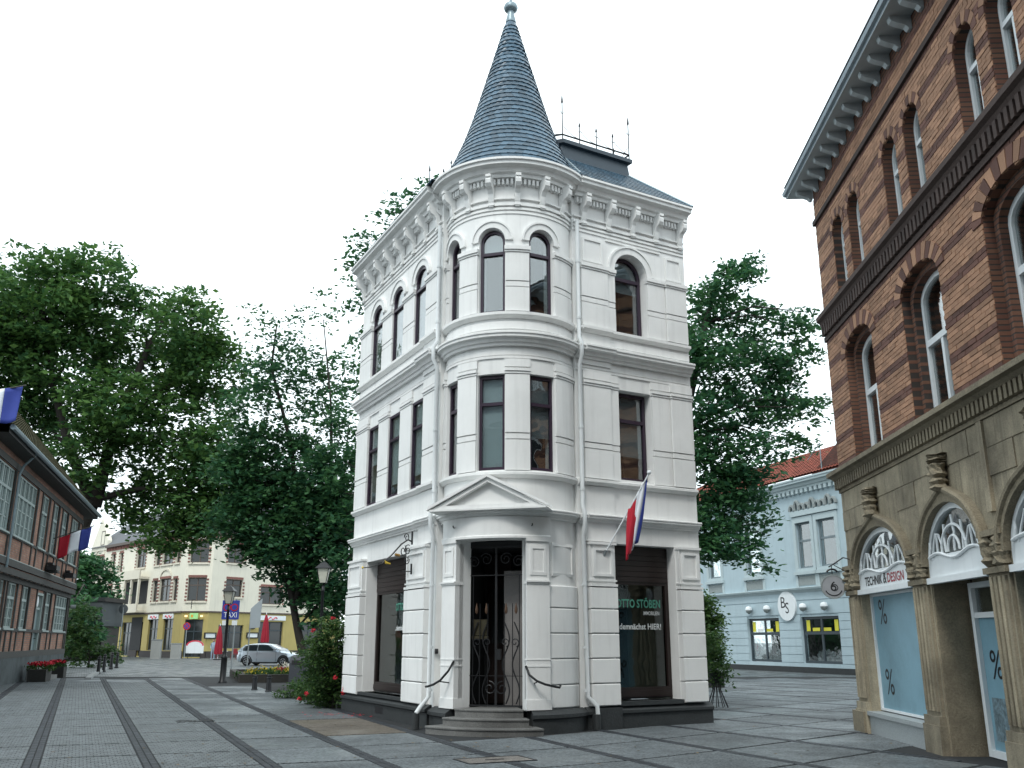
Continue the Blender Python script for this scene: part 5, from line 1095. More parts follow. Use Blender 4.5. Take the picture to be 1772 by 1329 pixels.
tree('beech_tree', 'tall beech behind the left flank of the white corner house', (-3.8, 34.5, 0), [([(-3.8, 34.5, 0), (-4.0, 34.4, 6), (-4.2, 34.2, 12), (-4.1, 34, 17.5)], .3, .06)], BACK, 20, .115, .26, 15, BEECH, 3, .05)
RTB = [(9.28, 36.95, 16.68, 1.04), (10.39, 37.65, 17.65, 0.56), (8.78, 38.35, 15.88, 1.23), (10.7, 39.05, 15.32, 1.42), (8.65, 37.3, 13.16, 1.42), (11.05, 38.0, 13.37, 1.24), (12.63, 38.7, 14.93, 0.82), (12.5, 36.95, 15.1, 0.39), (12.82, 37.65, 13.52, 0.44), (9.76, 38.35, 11.41, 1.61), (11.6, 39.05, 11.85, 1.21), (12.37, 37.3, 11.02, 0.67), (13.25, 38.0, 11.57, 0.34), (8.48, 38.7, 9.46, 1.18), (9.73, 36.95, 8.87, 1.22), (11.51, 37.65, 9.5, 0.67), (8.74, 38.35, 6.95, 1.32), (10.11, 39.05, 6.8, 1.03), (8.18, 37.3, 5.19, 1.04), (9.51, 38.0, 5.25, 0.75), (10.58, 38.7, 4.49, 0.38), (7.97, 36.95, 11.05, 0.95), (12.11, 37.65, 9.5, 0.29), (11.87, 38.35, 12.96, 0.75), (7.0, 37.5, 13.5, 1.6), (6.6, 37.5, 9.5, 1.6), (6.8, 37.5, 6, 1.3), (8.3, 37.8, 8.2, 1.2), (9.3, 37.6, 7.9, 1.0), (7.9, 37.5, 6.2, 1.0)]
tree('beech_tree', 'dense beech with tiered branches between the white corner house and the brick building', (6.2, 38, 0), [([(6.2, 38, 0), (6.4, 38, 5), (7.2, 38, 10), (8.4, 38, 15), (9.0, 38, 16.8)], .34, .05)], RTB, 30, .13, .30, 26, BEECH, 4, .05)
bt = MB()
# background trees that close the view behind the left buildings
tree('garden_tree', 'dark green tree between the half timbered house and the cafe', (-41, 92, 0), [([(-41, 92, 0), (-41, 92, 6)], .3, .1)], [(-36.6, 82.5, 2.0, 1.3), (-37.6, 82.5, 3.2, 1.4), (-38.6, 82.5, 2.2, 1.6), (-38.0, 82, 4.8, 1.2), (-41.5, 92, 7.6, 2.6), (-40.2, 91, 5.2, 2.4), (-42.4, 92.5, 4.6, 2.6), (-40.0, 90, 2.6, 2.0), (-43, 92, 9, 1.8)], 30, .26, .55, 12, BEECH, 6, .1)
tree('garden_shrub', 'clipped green shrub at the far corner of the half timbered house', (-27.2, 62, 0), [([(-27.2, 62, 0), (-27.2, 62, .6)], .08, .04)], [(-27.4, 62, .9, 1.0), (-26.4, 63, .8, .8), (-28.3, 62, 1.6, 1.2), (-28.3, 62.5, 3.0, 1.2)], 26, .14, .25, 26, SHRUB, 8, .03, cat='shrub')
BUSH = [(-4.33, 24.24, 1.7, 0.5), (-4.71, 24.48, 1.14, 0.5), (-4.23, 24.72, 0.85, 0.47), (-4.54, 24.96, 0.38, 0.5), (-3.98, 24.36, 0.38, 0.35), (-4.83, 24.6, 0.44, 0.35), (-4.12, 24.84, 2.0, 0.27), (-4.91, 24.24, 1.63, 0.29), (-4.69, 24.48, 2.06, 0.24), (-5.2, 26, .5, .5), (-5.0, 25.6, 1.3, .6)]
rb = tree('rose_bush', 'tall rose bush with red blooms against the left flank of the white house', (-4.5, 24.6, 0), [([(-4.5, 24.6, 0), (-4.4, 24.5, 1.0), (-4.4, 24.4, 1.8)], .05, .02), ([(-4.6, 24.7, 0), (-4.8, 24.5, 1.0)], .04, .02)], BUSH, 26, .05, .12, 230, SHRUB, 9, .02, cat='rose bush')
for x, y, z in ((-4.98, 23.55, .42), (-5.14, 23.6, .3), (-4.1, 23.75, .5), (-4.12, 23.75, .42), (-4.35, 23.8, .78), (-3.95, 24.0, 2.3), (-3.75, 24.2, 2.25), (-4.5, 23.9, 2.2), (-5.0, 24.0, 1.9)):
    b = MB(); leafblob(b, (x, y, z), (.055, .055, .045), 26, .035, rng); b.build('rose_bloom', REDF, rb, fix=False)
pt = thing('fallen_petals', 'fallen red petals on the paving under the rose bush', 'petals', (-3.6, 22.6, .02)); pt['kind'] = 'stuff'
b = MB()
for _ in range(60): x, y = -3.6 + rng.normal() * .7, 22.4 + rng.normal() * .35; b.add([(x - .025, y, .024), (x, y - .02, .026), (x + .025, y, .024), (x, y + .02, .03)], [(0, 1, 2, 3)])
b.build('petal', REDF, pt, fix=False, kind='stuff')
tree('low_hedge', 'low dark hedge bed between the rose bush and the bollards', (-6.2, 28.8, 0), [([(-6.2, 28.8, 0), (-6.2, 28.8, .2)], .03, .02)], [(-6.6, 28.9, .25, .4), (-6.0, 28.6, .25, .4), (-5.5, 28.2, .25, .4), (-6.1, 29.6, .3, .5), (-5.4, 29.2, .3, .5)], 24, .05, .12, 150, SHRUB, 12, .012, cat='hedge')
# planter with climbing plant right of the corner house
pb = thing('planter_box', 'black planter box with a tall climbing plant right of the white house', 'planter', (7.2, 35.5, 0))
MB().box(I, 6.55, 7.72, 35.2, 35.9, 0, .5).ring(lambda s, o, z: (s, 35.2 - o, z), outline(6.55, 7.72, .4, .5), outline(6.6, 7.67, .42, .48), 0, .03).build('box', mat('black_box', (.012, .013, .014), .6), pb)
MB().box(I, 6.6, 7.45, 35.75, 35.8, .9, 2.9).build('trellis_board', mat('dark_green_board', (.02, .045, .045), .6), pb)
leafmesh('foliage', leaves([(6.9, 35.5, 2.7, .45), (7.2, 35.4, 2.2, .45), (6.9, 35.4, 1.7, .5), (7.1, 35.4, 1.2, .5), (6.8, 35.5, .8, .4), (7.6, 35.4, 2.4, .25), (7.5, 35.4, 1.7, .3), (7.1, 35.4, 3.1, .4)], 26, .08, .17, 190, np.random.default_rng(3), .8), SHRUB, pb)
for k in range(4): MB().tube([(6.8 + .1 * k, 35.5, .5), (6.75 + .15 * k, 35.45, 1.6), (6.7 + .2 * k, 35.4, 3.0)], .012, 5).build('stem', BARK, pb)
ws = thing('wire_plant_stand', 'dark wire plant stand with spreading legs beside the white house', 'plant stand', (5.25, 24.9, 0))
for k in range(10):
    a = 2 * math.pi * k / 10; MB().tube([(5.25 + .28 * math.cos(a), 24.9 + .28 * math.sin(a), .0), (5.25 + .1 * math.cos(a), 24.9 + .1 * math.sin(a), .45), (5.25 + .13 * math.cos(a), 24.9 + .13 * math.sin(a), .7)], .012, 5).build('leg', IRON, ws)
MB().lathe(lambda p, o, z: (5.25 + o * math.cos(R_(p)), 24.9 + o * math.sin(R_(p)), z), [(.0, .6), (.12, .6), (.18, .85), (.19, .86), (.16, .84), (0, .8)], 0, 360, 14, True).build('pot', IRON, ws)
leafmesh('foliage', leaves([(5.25, 24.9, 1.05, .32), (5.2, 24.9, 1.45, .3), (5.1, 25, 1.8, .25), (5.3, 24.9, .8, .25)], 22, .05, .12, 260, np.random.default_rng(4), .8), SHRUB, ws)

# ================================================================ STREET FURNITURE
def street_lamp(x, y, h, label, arms=False):
    t = thing('street_lamp', label, 'street lamp', (x, y, 0), 'old style lantern street lamps'); ML = lambda p, o, z: (x + o * math.cos(R_(p)), y + o * math.sin(R_(p)), z)
    MB().lathe(ML, [(.17, .0), (.17, .06), (.13, .1), (.12, .95), (.15, 1.0), (.09, 1.06), (.07, 1.2), (.05, h - .9), (.07, h - .88), (.05, h - .84), (.045, h - .66), (0.0, h - .66)], 0, 360, 14, True).build('post', IRON, t, True)
    fr = MB(); c4 = [(-1, -1), (1, -1), (1, 1), (-1, 1)]
    for (a, b2), (c, d) in zip(c4, c4[1:] + c4[:1]):
        fr.tube([(x + a * .11, y + b2 * .11, h - .62), (x + a * .2, y + b2 * .2, h - .12)], .013, 5); fr.tube([(x + a * .2, y + b2 * .2, h - .12), (x + c * .2, y + d * .2, h - .12)], .014, 5); fr.tube([(x + a * .11, y + b2 * .11, h - .62), (x + c * .11, y + d * .11, h - .62)], .014, 5)
    fr.build('lantern_frame', IRON, t)
    b = MB()
    b.add([(x + a * r, y + c * r, z) for r, z in ((.105, h - .61), (.19, h - .13)) for a, c in c4], [(0, 1, 5, 4), (1, 2, 6, 5), (2, 3, 7, 6), (3, 0, 4, 7)]); b.build('lantern_pane', mat('frosted_lamp_glass', (.5, .5, .42), .3, .1, 8), t)
    MB().add([(x + a * .26, y + c * .26, h - .12) for a, c in c4] + [(x + a * .1, y + c * .1, h + .06) for a, c in c4] + [(x, y, h + .14)], [(0, 1, 5, 4), (1, 2, 6, 5), (2, 3, 7, 6), (3, 0, 4, 7), (4, 5, 8), (5, 6, 8), (6, 7, 8), (7, 4, 8), (0, 1, 2, 3)]).build('lantern_roof', IRON, t)
    return t
street_lamp(-11.74, 39.29, 3.75, 'black lantern street lamp at the corner of the flower bed'); street_lamp(-6.55, 32.7, 4.2, 'lantern street lamp half hidden among leaves left of the white house')
def disc(M, c, z, r, o0, o1, n=24): return MB().prism(M, [(c + r * math.cos(t), z + r * math.sin(t)) for t in [2 * math.pi * i / n for i in range(n)]], o0, o1)
BLUE = mat('sign_blue', (.03, .05, .28), .5, .06, 4); SRED = mat('sign_red', (.4, .01, .02), .5, .06, 4); GALV = mat('galvanised', (.3, .33, .34), .45, .1, 10, metal=.5)
FX = Fr(-14.95, 51.0, R_(90), 1)
ts = thing('taxi_sign', 'blue taxi rank sign with two no stopping discs behind the flower bed', 'sign', (-14.95, 51, 0))
MB().tube([FX(.1, -.05, 0), FX(.1, -.05, 3.8)], .04, 8).build('post', GALV, ts); MB().box(FX, -.62, .3, -.02, 0, 2.75, 3.75).build('panel', BLUE, ts); lettering('TAXI', FX, -.16, 2.86, .28, WHITEINK, ts, .006, 1, width=.7)
for c in (-.36, .04): disc(FX, c, 3.38, .2, .003, .012).build('red_disc', SRED, ts); disc(FX, c, 3.38, .14, .013, .016).build('blue_disc', BLUE, ts)
for c in (-.42, .1): MB().box(FX, c - .14, c + .14, -.01, .004, 2.45, 2.7).build('supplement_plate', WHITEP, ts)
pbn = thing('grey_street_banner', 'pale grey banner on a galvanised post beside the taxi sign', 'banner', (-14.2, 52, 0)); FX2 = Fr(-14.3, 52, R_(90), 1)
MB().tube([FX2(0, -.05, 0), FX2(0, -.05, 3.2)], .035, 8).build('post', GALV, pbn); MB().prism(FX2, [(0, 2.3), (.55, 2.35), (.6, 3.9), (.0, 3.35)], -.01, .01).build('banner_cloth', mat('banner_grey', (.32, .36, .38), .7, .1, 3), pbn)
F3 = Fr(-30.0, 88.0, R_(90), 1); ns = thing('no_stopping_sign', 'red and blue no stopping sign before the cafe door', 'sign', F3(0, 0, 0))
MB().tube([F3(0, -.04, 0), F3(0, -.04, 3.3)], .04, 8).build('post', GALV, ns); disc(F3, 0, 2.95, .34, 0, .02).build('red_disc', SRED, ns); disc(F3, 0, 2.95, .25, .021, .026).build('blue_disc', BLUE, ns)
for a in (45, 135): MB().prism(F3, [(x * math.cos(R_(a)) - y * math.sin(R_(a)), 2.95 + x * math.sin(R_(a)) + y * math.cos(R_(a))) for x, y in ((-.25, -.035), (.25, -.035), (.25, .035), (-.25, .035))], .026, .03 + a * 1e-5).build('red_bar', SRED, ns)
F4 = Fr(-35.6, 87.0, R_(90), 1); rs_ = thing('round_traffic_sign', 'round traffic sign seen from behind on a grey post left of the cafe windows', 'sign', F4(0, 0, 0)); MB().tube([F4(0, .04, 0), F4(0, .04, 4.6)], .05, 8).build('post', GALV, rs_); disc(F4, 0, 4.45, .42, 0, .03).build('disc', mat('sign_back', (.06, .07, .075), .6), rs_)
# bollards
bl = MB(); bl.lathe(lambda p, o, z: (o * math.cos(R_(p)), o * math.sin(R_(p)), z), [(.11, 0), (.11, .06), (.085, .1), (.07, .7), (.09, .72), (.09, .76), (.06, .8), (.07, .86), (.0, .92)], 0, 360, 12, True); blm = mesh_of(bl, IRON)
for x, y, sc_, lab in ((-21.5, 50.2, 1, 'black bollard on the kerb island, the nearest of the upright three'), (-22.5, 53.2, 1.05, 'black bollard in the middle of the kerb island'), (-24.1, 58.0, 1.1, 'black bollard at the far end of the kerb island'), (-24.8, 60.5, 1.05, 'thin bollard just behind the far end of the kerb island'), (-8.87, 33.43, .55, 'short dark bollard in front of the flower bed, left one'), (-8.1, 32.3, .62, 'short dark bollard in front of the flower bed, right one')):
    t = thing('bollard', lab, 'bollard', (x, y, 0), 'dark street bollards'); o = bpy.data.objects.new('bollard_post', blm); col.objects.link(o); o.parent = t; o.scale = (1.1, 1.1, sc_)
KERB = mat('kerb_stone', (.3, .31, .31), .7, .12, 8, fine=.15)
kb_ = MB(); path = [(-18.6, 42.5), (-20.2, 46.5), (-22.4, 52.5), (-24.6, 58.5)]
for i, (p, q) in enumerate(zip(path, path[1:])):
    d = Vector((q[0] - p[0], q[1] - p[1], 0)).normalized(); n_ = Vector((d.y, -d.x, 0)) * .12; P, Q = Vector((*p, 0)), Vector((*q, 0)) - d * .02
    kb_.add([tuple(v + Vector((0, 0, z))) for z in (.0, .1) for v in (P - n_, P + n_, Q + n_, Q - n_)], [(4, 5, 6, 7), (0, 1, 5, 4), (1, 2, 6, 5), (2, 3, 7, 6), (3, 0, 4, 7)])
struct(kb_.build('kerb', KERB))
# flower bed
fb = thing('flower_bed', 'raised flower bed with yellow and white blooms behind the black lamp', 'flower bed', (-10.5, 43, 0)); BP = [(-13.7, 46.9), (-11.1, 39.4), (-6.0, 40.2), (-5.8, 48)]
b = MB(); cxy = (sum(p[0] for p in BP) / 4, sum(p[1] for p in BP) / 4); inn = [(p[0] * .92 + cxy[0] * .08, p[1] * .92 + cxy[1] * .08) for p in BP]
k = [(p[0], p[1], z) for z in (0, .32) for p in BP] + [(p[0], p[1], .32) for p in inn] + [(p[0], p[1], .2) for p in inn]
b.add(k, [(0, 1, 5, 4), (1, 2, 6, 5), (2, 3, 7, 6), (3, 0, 4, 7)] + [(4 + i, 4 + (i + 1) % 4, 8 + (i + 1) % 4, 8 + i) for i in range(4)] + [(8 + i, 8 + (i + 1) % 4, 12 + (i + 1) % 4, 12 + i) for i in range(4)]); b.build('kerb_wall', mat('bed_timber', (.035, .032, .028), .85, .3, 6), fb)
MB().add([(p[0], p[1], .22) for p in inn], [(0, 1, 2, 3)]).build('soil', mat('soil', (.03, .024, .018), .95, .3, 8), fb)
def scatter(n, size, m, zz_, nm, xs, ys):
    b = MB()
    for _ in range(n):
        u, v = rng.random(), rng.random(); x = xs[0] + (xs[1] - xs[0]) * u; y = ys[0] + (ys[1] - ys[0]) * v
        leafblob(b, (x, y, zz_ + rng.normal() * .05), (.14, .14, .1), 9, size, rng)
    b.build(nm, m, fb, fix=False)
scatter(420, .08, SHRUB, .3, 'foliage', (-11.6, -6.4), (40.2, 46)); scatter(45, .045, mat('yellow_petal', (.5, .38, .02), .7), .45, 'yellow_blossom', (-11.4, -8.6), (40.3, 43)); scatter(160, .055, mat('white_petal', (.6, .58, .5), .7), .5, 'white_blossom', (-10.6, -6.6), (43, 46)); scatter(60, .05, SRED, .45, 'red_blossom', (-10.8, -7), (42, 45))
# bins
bn = thing('litter_bin', 'dark grey litter bin with sloping lid in front of the flower bed', 'litter bin', (-8.0, 36.2, 0)); FN = Fr(-8.0, 36.2, R_(100), 1)
MB().prism(lambda s, o, z: FN(o, s, z), [(-.18, .12), (.18, .12), (.2, .85), (.12, 1.08), (-.2, 1.14)], -.3, .3).build('body', mat('bin_grey', (.04, .045, .055), .5, .1, 5), bn); MB().box(FN, -.2, .2, .19, .22, .8, .95).build('mouth', INK, bn); MB().box(FN, -.05, .05, -.05, .05, 0, .13).build('post', IRON, bn)
wb = thing('wheelie_bin', 'blue wheelie bin half hidden behind the rose bush', 'bin', (-6.3, 34.5, 0)); FWB = Fr(-6.3, 34.5, R_(95), 1)
BB = mat('bin_blue', (.02, .035, .12), .45, .1, 5); MB().add([FWB(a * w_, b2 * w_, z) for w_, z in ((.24, .06), (.29, .95)) for a, b2 in ((-1, -1), (1, -1), (1, 1), (-1, 1))], [(0, 1, 2, 3), (4, 5, 6, 7), (0, 1, 5, 4), (1, 2, 6, 5), (2, 3, 7, 6), (3, 0, 4, 7)]).build('body', BB, wb)
MB().prism(lambda s, o, z: FWB(o, s, z), [(-.32, .955), (.32, .955), (.32, .99), (-.1, 1.06), (-.34, 1.03)], -.31, .31).build('lid', BB, wb)
for sg in (-1, 1): MB().tube([FWB(sg * .2, -.27, .09), FWB(sg * .27, -.27, .09)], .09, 12).build('wheel', INK, wb)
# cabinets and boards at the cafe
for x, y, h, lab in ((-33.6, 90.5, 1.7, 'taller pale grey cabinet before the cafe wall'), (-31.9, 91, 1.35, 'shorter pale grey cabinet right of the taller one')):
    t = thing('utility_cabinet', lab, 'cabinet', (x, y, 0), 'utility cabinets at the cafe'); MB().box(I, x - .45, x + .45, y, y + .4, 0, h).build('body', mat('cabinet_grey', (.33, .34, .33), .6, .08, 4), t); MB().box(I, x - .5, x + .5, y - .04, y + .44, h + .001, h + .08).build('cap', GALV, t); MB().box(I, x - .4, x + .4, y - .012, y - .002, .15, h - .12).build('door', mat('cabinet_door', (.28, .29, .28), .6), t)
ab = thing('advertising_board', 'white round topped advertising board beside the cafe door', 'board', (-30.6, 92, 0)); FA = Fr(-30.4, 92, R_(90), 1)
MB().prism(FA, [(-.85, .5), (.85, .5), (.85, 1.2)] + [(.85 * math.cos(t), 1.2 + .5 * math.sin(t)) for t in [math.pi * i / 10 for i in range(1, 10)]] + [(-.85, 1.2)], -.02, .02).build('panel', WHITEP, ab); MB().ring(FA, [(.85 * math.cos(t), 1.2 + .5 * math.sin(t)) for t in [math.pi * i / 10 for i in range(11)]], [(.7 * math.cos(t), 1.2 + .38 * math.sin(t)) for t in [math.pi * i / 10 for i in range(11)]], .021, .03, closed=False).build('red_band', PINK, ab)
for sg in (-1, 1): MB().tube([FA(sg * .6, 0, 0), FA(sg * .6, 0, .55)], .03, 6).build('leg', IRON, ab)
PARA = mat('red_canvas', (.27, .01, .025), .8, .12, 3)
for x, y, h, lab in ((-22.2, 86, 4.0, 'tall closed red parasol above the silver car'), (-26.3, 86, 3.0, 'closed red parasol behind the black street lamp')):
    t = thing('closed_parasol', lab, 'parasol', (x, y, 0), 'closed red parasols on the cafe terrace'); MP = lambda p, o, z, X=x, Y=y: (X + o * (1 + .22 * math.cos(R_(p) * 8)) * math.cos(R_(p)), Y + o * (1 + .22 * math.cos(R_(p) * 8)) * math.sin(R_(p)), z)
    MB().lathe(MP, [(.30, h - 2.5), (.32, h - 2.3), (.26, h - 1.5), (.2, h - .8), (.08, h - .15), (.0, h)], 0, 360, 40, True).build('canopy', PARA, t, True); MB().tube([(x, y, 0), (x, y, h + .15)], .03, 8).build('pole', WHITEP, t); MB().box(I, x - .3, x + .3, y - .3, y + .3, 0, .1).build('foot', PLINTH, t)
RCH = mat('red_chair', (.2, .02, .025), .6)
for i, (x, y, lab) in enumerate(((-27.3, 88.5, 'leftmost red cafe chair behind the lamp'), (-25.6, 88.5, 'second red cafe chair from the left'), (-24.9, 89.3, 'red cafe chair standing farthest back by the ochre wall'))):
    t = thing('cafe_chair', lab, 'chair', (x, y, 0), 'red chairs on the cafe terrace'); MB().box(I, x - .24, x + .24, y - .24, y + .24, .44, .48).build('seat', RCH, t); MB().box(I, x - .24, x + .24, y + .2, y + .24, .52, .95).build('backrest', RCH, t)
    for a in (-.22, .22):
        for c in (-.22, .22): MB().tube([(x + a, y + c, 0), (x + a, y + c, .45)], .018, 6).build('leg', RCH, t)
for x, y, lab in ((-26.5, 88.3, 'small cafe table between the red chairs'),):
    t = thing('cafe_table', lab, 'table', (x, y, 0)); MB().prism(lambda s, o, z: (x + s, y + z, o), [(.4 * math.cos(t), .4 * math.sin(t)) for t in [2 * math.pi * i / 16 for i in range(16)]], .71, .74).build('table_top', WHITEP, t); MB().tube([(x, y, 0), (x, y, .71)], .03, 6).build('leg', IRON, t); MB().tube([(x, y, 0), (x, y, .03)], .25, 12).build('foot', IRON, t)

# ================================================================ FLAGS
FRED = mat('flag_red', (.42, .012, .03), .75, .1, 6); FWH = mat('flag_white', (.72, .75, .8), .75, .06, 6); FBL = mat('flag_blue', (.03, .05, .26), .75, .1, 6)
def cloth(P, u0, u1, nu, nv, m, nm, root):
    b = MB()
    for i in range(nu + 1):
        for j in range(nv + 1): b.v.append(tuple(P(u0 + (u1 - u0) * i / nu, j / nv)))
    for i in range(nu):
        for j in range(nv): k = i * (nv + 1) + j; b.f.append((k, k + 1, k + nv + 2, k + nv + 1))
    o = b.build(nm, m, root, True); md = o.modifiers.new('thickness', 'SOLIDIFY'); md.thickness = .006; return o
f1 = thing('wall_flag', 'red white and blue flag drooping from the right facade of the white house', 'flag', FR(.4, .15, 3.4)); b0, t0 = Vector(FR(.4, .14, 3.38)), Vector(FR(.95, .95, 4.92))
MB().tube([b0, t0], .017, 8).build('pole', WHITEP, f1); MB().lathe(lambda p, o, z: (t0.x + o * math.cos(R_(p)), t0.y + o * math.sin(R_(p)), t0.z + z), [(0, -.03), (.035, -.015), (.045, .02), (.03, .055), (0, .065)], 0, 360, 12, True).build('pole_knob', WHITEP, f1, True); MB().tube([Vector(FR(.38, .08, 3.3)), Vector(FR(.4, .16, 3.42))], .03, 8).build('pole_socket', GALV, f1)
ax = (t0 - b0)
def P1(u, v):      # u across the stripes (down the pole), v along the drooping fly
    p = b0 + ax * (.96 - .42 * u); fold = Vector(FR.d + (0,)) * (.035 * math.sin(u * 11 + v * 3) * (.4 + v) + .02 * math.sin(u * 23)); L = 1.15 - .35 * (1 - u) * .2
    top = p; bot = b0 + ax * .56 + Vector((0, 0, -.9 + .22 * (1 - u) - .16 * u)) + Vector(FR.d + (0,)) * (.14 - .30 * u)
    return top.lerp(bot, v ** 1.05) + fold + Vector(FR.n + (0,)) * (.05 * math.sin(u * 9 + 1) * v)
cloth(P1, 0, .13, 8, 14, FBL, 'blue_stripe', f1); cloth(P1, .13, .58, 8, 14, FWH, 'white_stripe', f1); cloth(P1, .58, 1, 8, 14, FRED, 'red_stripe', f1)
def hang_flag(nm, lab, s_, o0, o1, z0, z1, h, order, pole0):
    f = thing(nm, lab, 'flag', FH(s_, *pole0)); MB().tube([FH(s_, *pole0), FH(s_, o1 + .1, z1 + (z1 - z0) * .08)], .025, 8).build('pole', TIMBER, f)
    def P(u, v): o_ = o0 + (o1 - o0) * u; return Vector(FH(s_ + .07 * math.sin(u * 8 + v * 2), o_ - .05 * v * u, z0 + (z1 - z0) * u - h * v * (1 + .05 * math.sin(u * 9))))
    for i, (m, n_) in enumerate(order): cloth(P, i / 3, (i + 1) / 3, 6, 8, m, n_, f)
hang_flag('wall_flag', 'red white and blue flag hanging from the upper floor of the half timbered house', 5.9, .45, 1.75, 6.2, 6.75, .95, ((FRED, 'red_stripe'), (FWH, 'white_stripe'), (FBL, 'blue_stripe')), (.2, 6.15))
hang_flag('wall_flag', 'white and blue flag flying above the mossy roof edge at the far left', -8.3, -.45, 1.02, 9.3, 9.7, 1.15, ((FRED, 'red_stripe'), (FWH, 'white_stripe'), (FBL, 'blue_stripe')), (-.7, 9.2))
# wrought iron sign bracket on the left facade
ib = thing('iron_sign_bracket', 'scrolled wrought iron bracket with gilt tip above the left shop window', 'bracket', FL(.7, .1, 3.4)); SB = .75
q0 = Vector(FL(SB, .17, 3.78)); out_d = Vector(FL.n + (0,))
def IB(o, z): return Vector(FL(SB, .17 + o * .6, z))
MB().tube([IB(0, 3.9), IB(0, 3.62)], .022, 6).build('wall_plate', IRON, ib); MB().tube([IB(0, 3.22), IB(0, 3.0)], .022, 6).build('wall_plate', IRON, ib)
MB().tube([IB(0, 3.68), IB(.15, 3.72), IB(.4, 3.62), IB(.75, 3.38), IB(1.1, 3.2), IB(1.5, 3.12), IB(1.75, 3.1)], [.018, .018, .018, .016, .014, .012, .01], 6).build('arm', IRON, ib)
MB().tube([IB(.0, 3.06), IB(.35, 3.06)], .012, 5).build('stay', IRON, ib)
for o_, z_, r_, a_, sg in ((.2, 3.76, .1, 0, 1), (.15, 3.5, .12, 1, -1), (.32, 3.48, .13, 2, 1), (.18, 3.3, .1, 3, 1)): MB().tube([IB(o_ + x, z) for x, z in spiral(0, z_, r_, a_, 1.3, sg)], .011, 5).build('scroll', IRON, ib)
GILT = mat('gilding', (.6, .42, .06), .35, .1, 8, metal=.3)
MB().lathe(lambda p, o, z: tuple(IB(1.78, 3.1) + Vector((o * math.cos(R_(p)), o * math.sin(R_(p)), z))), [(0, -.03), (.03, 0), (0, .04)], 0, 360, 8, True).build('gilt_tip', GILT, ib)
MB().tube([IB(.78, 3.2), IB(.95, 3.22), IB(1.0, 3.27)], [.015, .03, .012], 6).build('gilt_horn', GILT, ib); MB().tube([IB(.45, 3.38), IB(.62, 3.4)], .03, 6).build('gilt_horn', mat('brown_gilt', (.3, .17, .04), .4), ib)

# ================================================================ CAR
SILVER = mat('silver_paint', (.48, .54, .6), .25, .03, 3, metal=.55, coat=1.0); CGL = mat('car_glass', (.02, .028, .034), .05, .02, 2, spec=.7); TYRE = mat('tyre', (.015, .015, .016), .8); RIM = mat('alloy', (.35, .37, .39), .3, .05, 5, metal=.8)
car = thing('parked_car', 'silver hatchback parked behind the flower bed', 'car', (-16.7, 66.5, 0)); car.rotation_euler = (0, 0, 0)
CA = R_(-9); cc_, ss_ = math.cos(CA), math.sin(CA)
def MCAR(x, y, z): return (-16.75 + x * cc_ - y * ss_, 66.6 + x * ss_ + y * cc_, z)      # x forward (to the right), y away from the viewer
secs = [(-2.1, .45, .78, .62), (-2.08, .32, .92, .74), (-1.95, .24, 1.0, .84), (-1.5, .2, 1.0, .88), (-.8, .18, .99, .88), (0, .18, .98, .89), (.6, .18, .97, .88), (1.0, .2, .96, .87), (1.5, .22, .88, .84), (1.9, .26, .78, .76), (2.08, .32, .68, .62), (2.12, .4, .58, .5)]
b = MB(); npf = 10
for x, zl, zh, hw in secs:
    ring = [(-.82, zl), (-1, zl + .08), (-1.02, (zl + zh) / 2), (-.98, zh - .06), (-.88, zh), (.88, zh), (.98, zh - .06), (1.02, (zl + zh) / 2), (1, zl + .08), (.82, zl)]
    b.v += [MCAR(x, a * hw, z) for a, z in ring]
for i in range(len(secs) - 1):
    for j in range(npf): b.f.append((i * npf + j, i * npf + (j + 1) % npf, (i + 1) * npf + (j + 1) % npf, (i + 1) * npf + j))
b.f += [tuple(range(npf)), tuple((len(secs) - 1) * npf + j for j in range(npf))]; autosmooth(b.build('body', SILVER, car), 35)
gh = [(-2.0, .99, 1.0, .80), (-1.85, .99, 1.2, .76), (-1.6, .99, 1.38, .70), (-1.0, .98, 1.46, .66), (-.2, .98, 1.47, .66), (.2, .97, 1.42, .67), (.7, .96, 1.18, .74), (1.1, .95, .97, .80)]
b = MB()
for x, zl, zh, hw in gh: b.v += [MCAR(x, a, z) for a, z in ((-.86, zl - .05), (-hw - .02, zh - .05), (-hw + .1, zh), (hw - .1, zh), (hw + .02, zh - .05), (.86, zl - .05))]
for i in range(len(gh) - 1):
    for j in range(6): b.f.append((i * 6 + j, i * 6 + (j + 1) % 6, (i + 1) * 6 + (j + 1) % 6, (i + 1) * 6 + j))
b.f += [tuple(range(6)), tuple((len(gh) - 1) * 6 + j for j in range(6))]; autosmooth(b.build('cabin', SILVER, car), 35)
def side(poly, m, nm, off=.012):
    for sg in (-1, 1):
        b = MB()
        def Y(x, z): t = (z - .93) / .5; return sg * (.86 - .17 * t + off + (.0))
        b.add([MCAR(x, Y(x, z), z) for x, z in poly], [tuple(range(len(poly)))]); b.build(nm, m, car)
side([(-1.62, 1.0), (-.62, 1.0), (-.62, 1.38), (-1.2, 1.37), (-1.5, 1.28), (-1.66, 1.12)], CGL, 'side_window', .035); side([(-.54, 1.0), (.72, 1.0), (.52, 1.12), (.12, 1.37), (-.54, 1.385)], CGL, 'side_window', .035)
MB().add([MCAR(.22, -.62, 1.405), MCAR(.22, .62, 1.405), MCAR(1.05, .74, 1.01), MCAR(1.05, -.74, 1.01)], [(0, 1, 2, 3)]).build('windscreen', CGL, car); MB().add([MCAR(-1.62, -.6, 1.37), MCAR(-1.62, .6, 1.37), MCAR(-1.98, .7, 1.06), MCAR(-1.98, -.7, 1.06)], [(0, 1, 2, 3)]).build('rear_window', CGL, car)
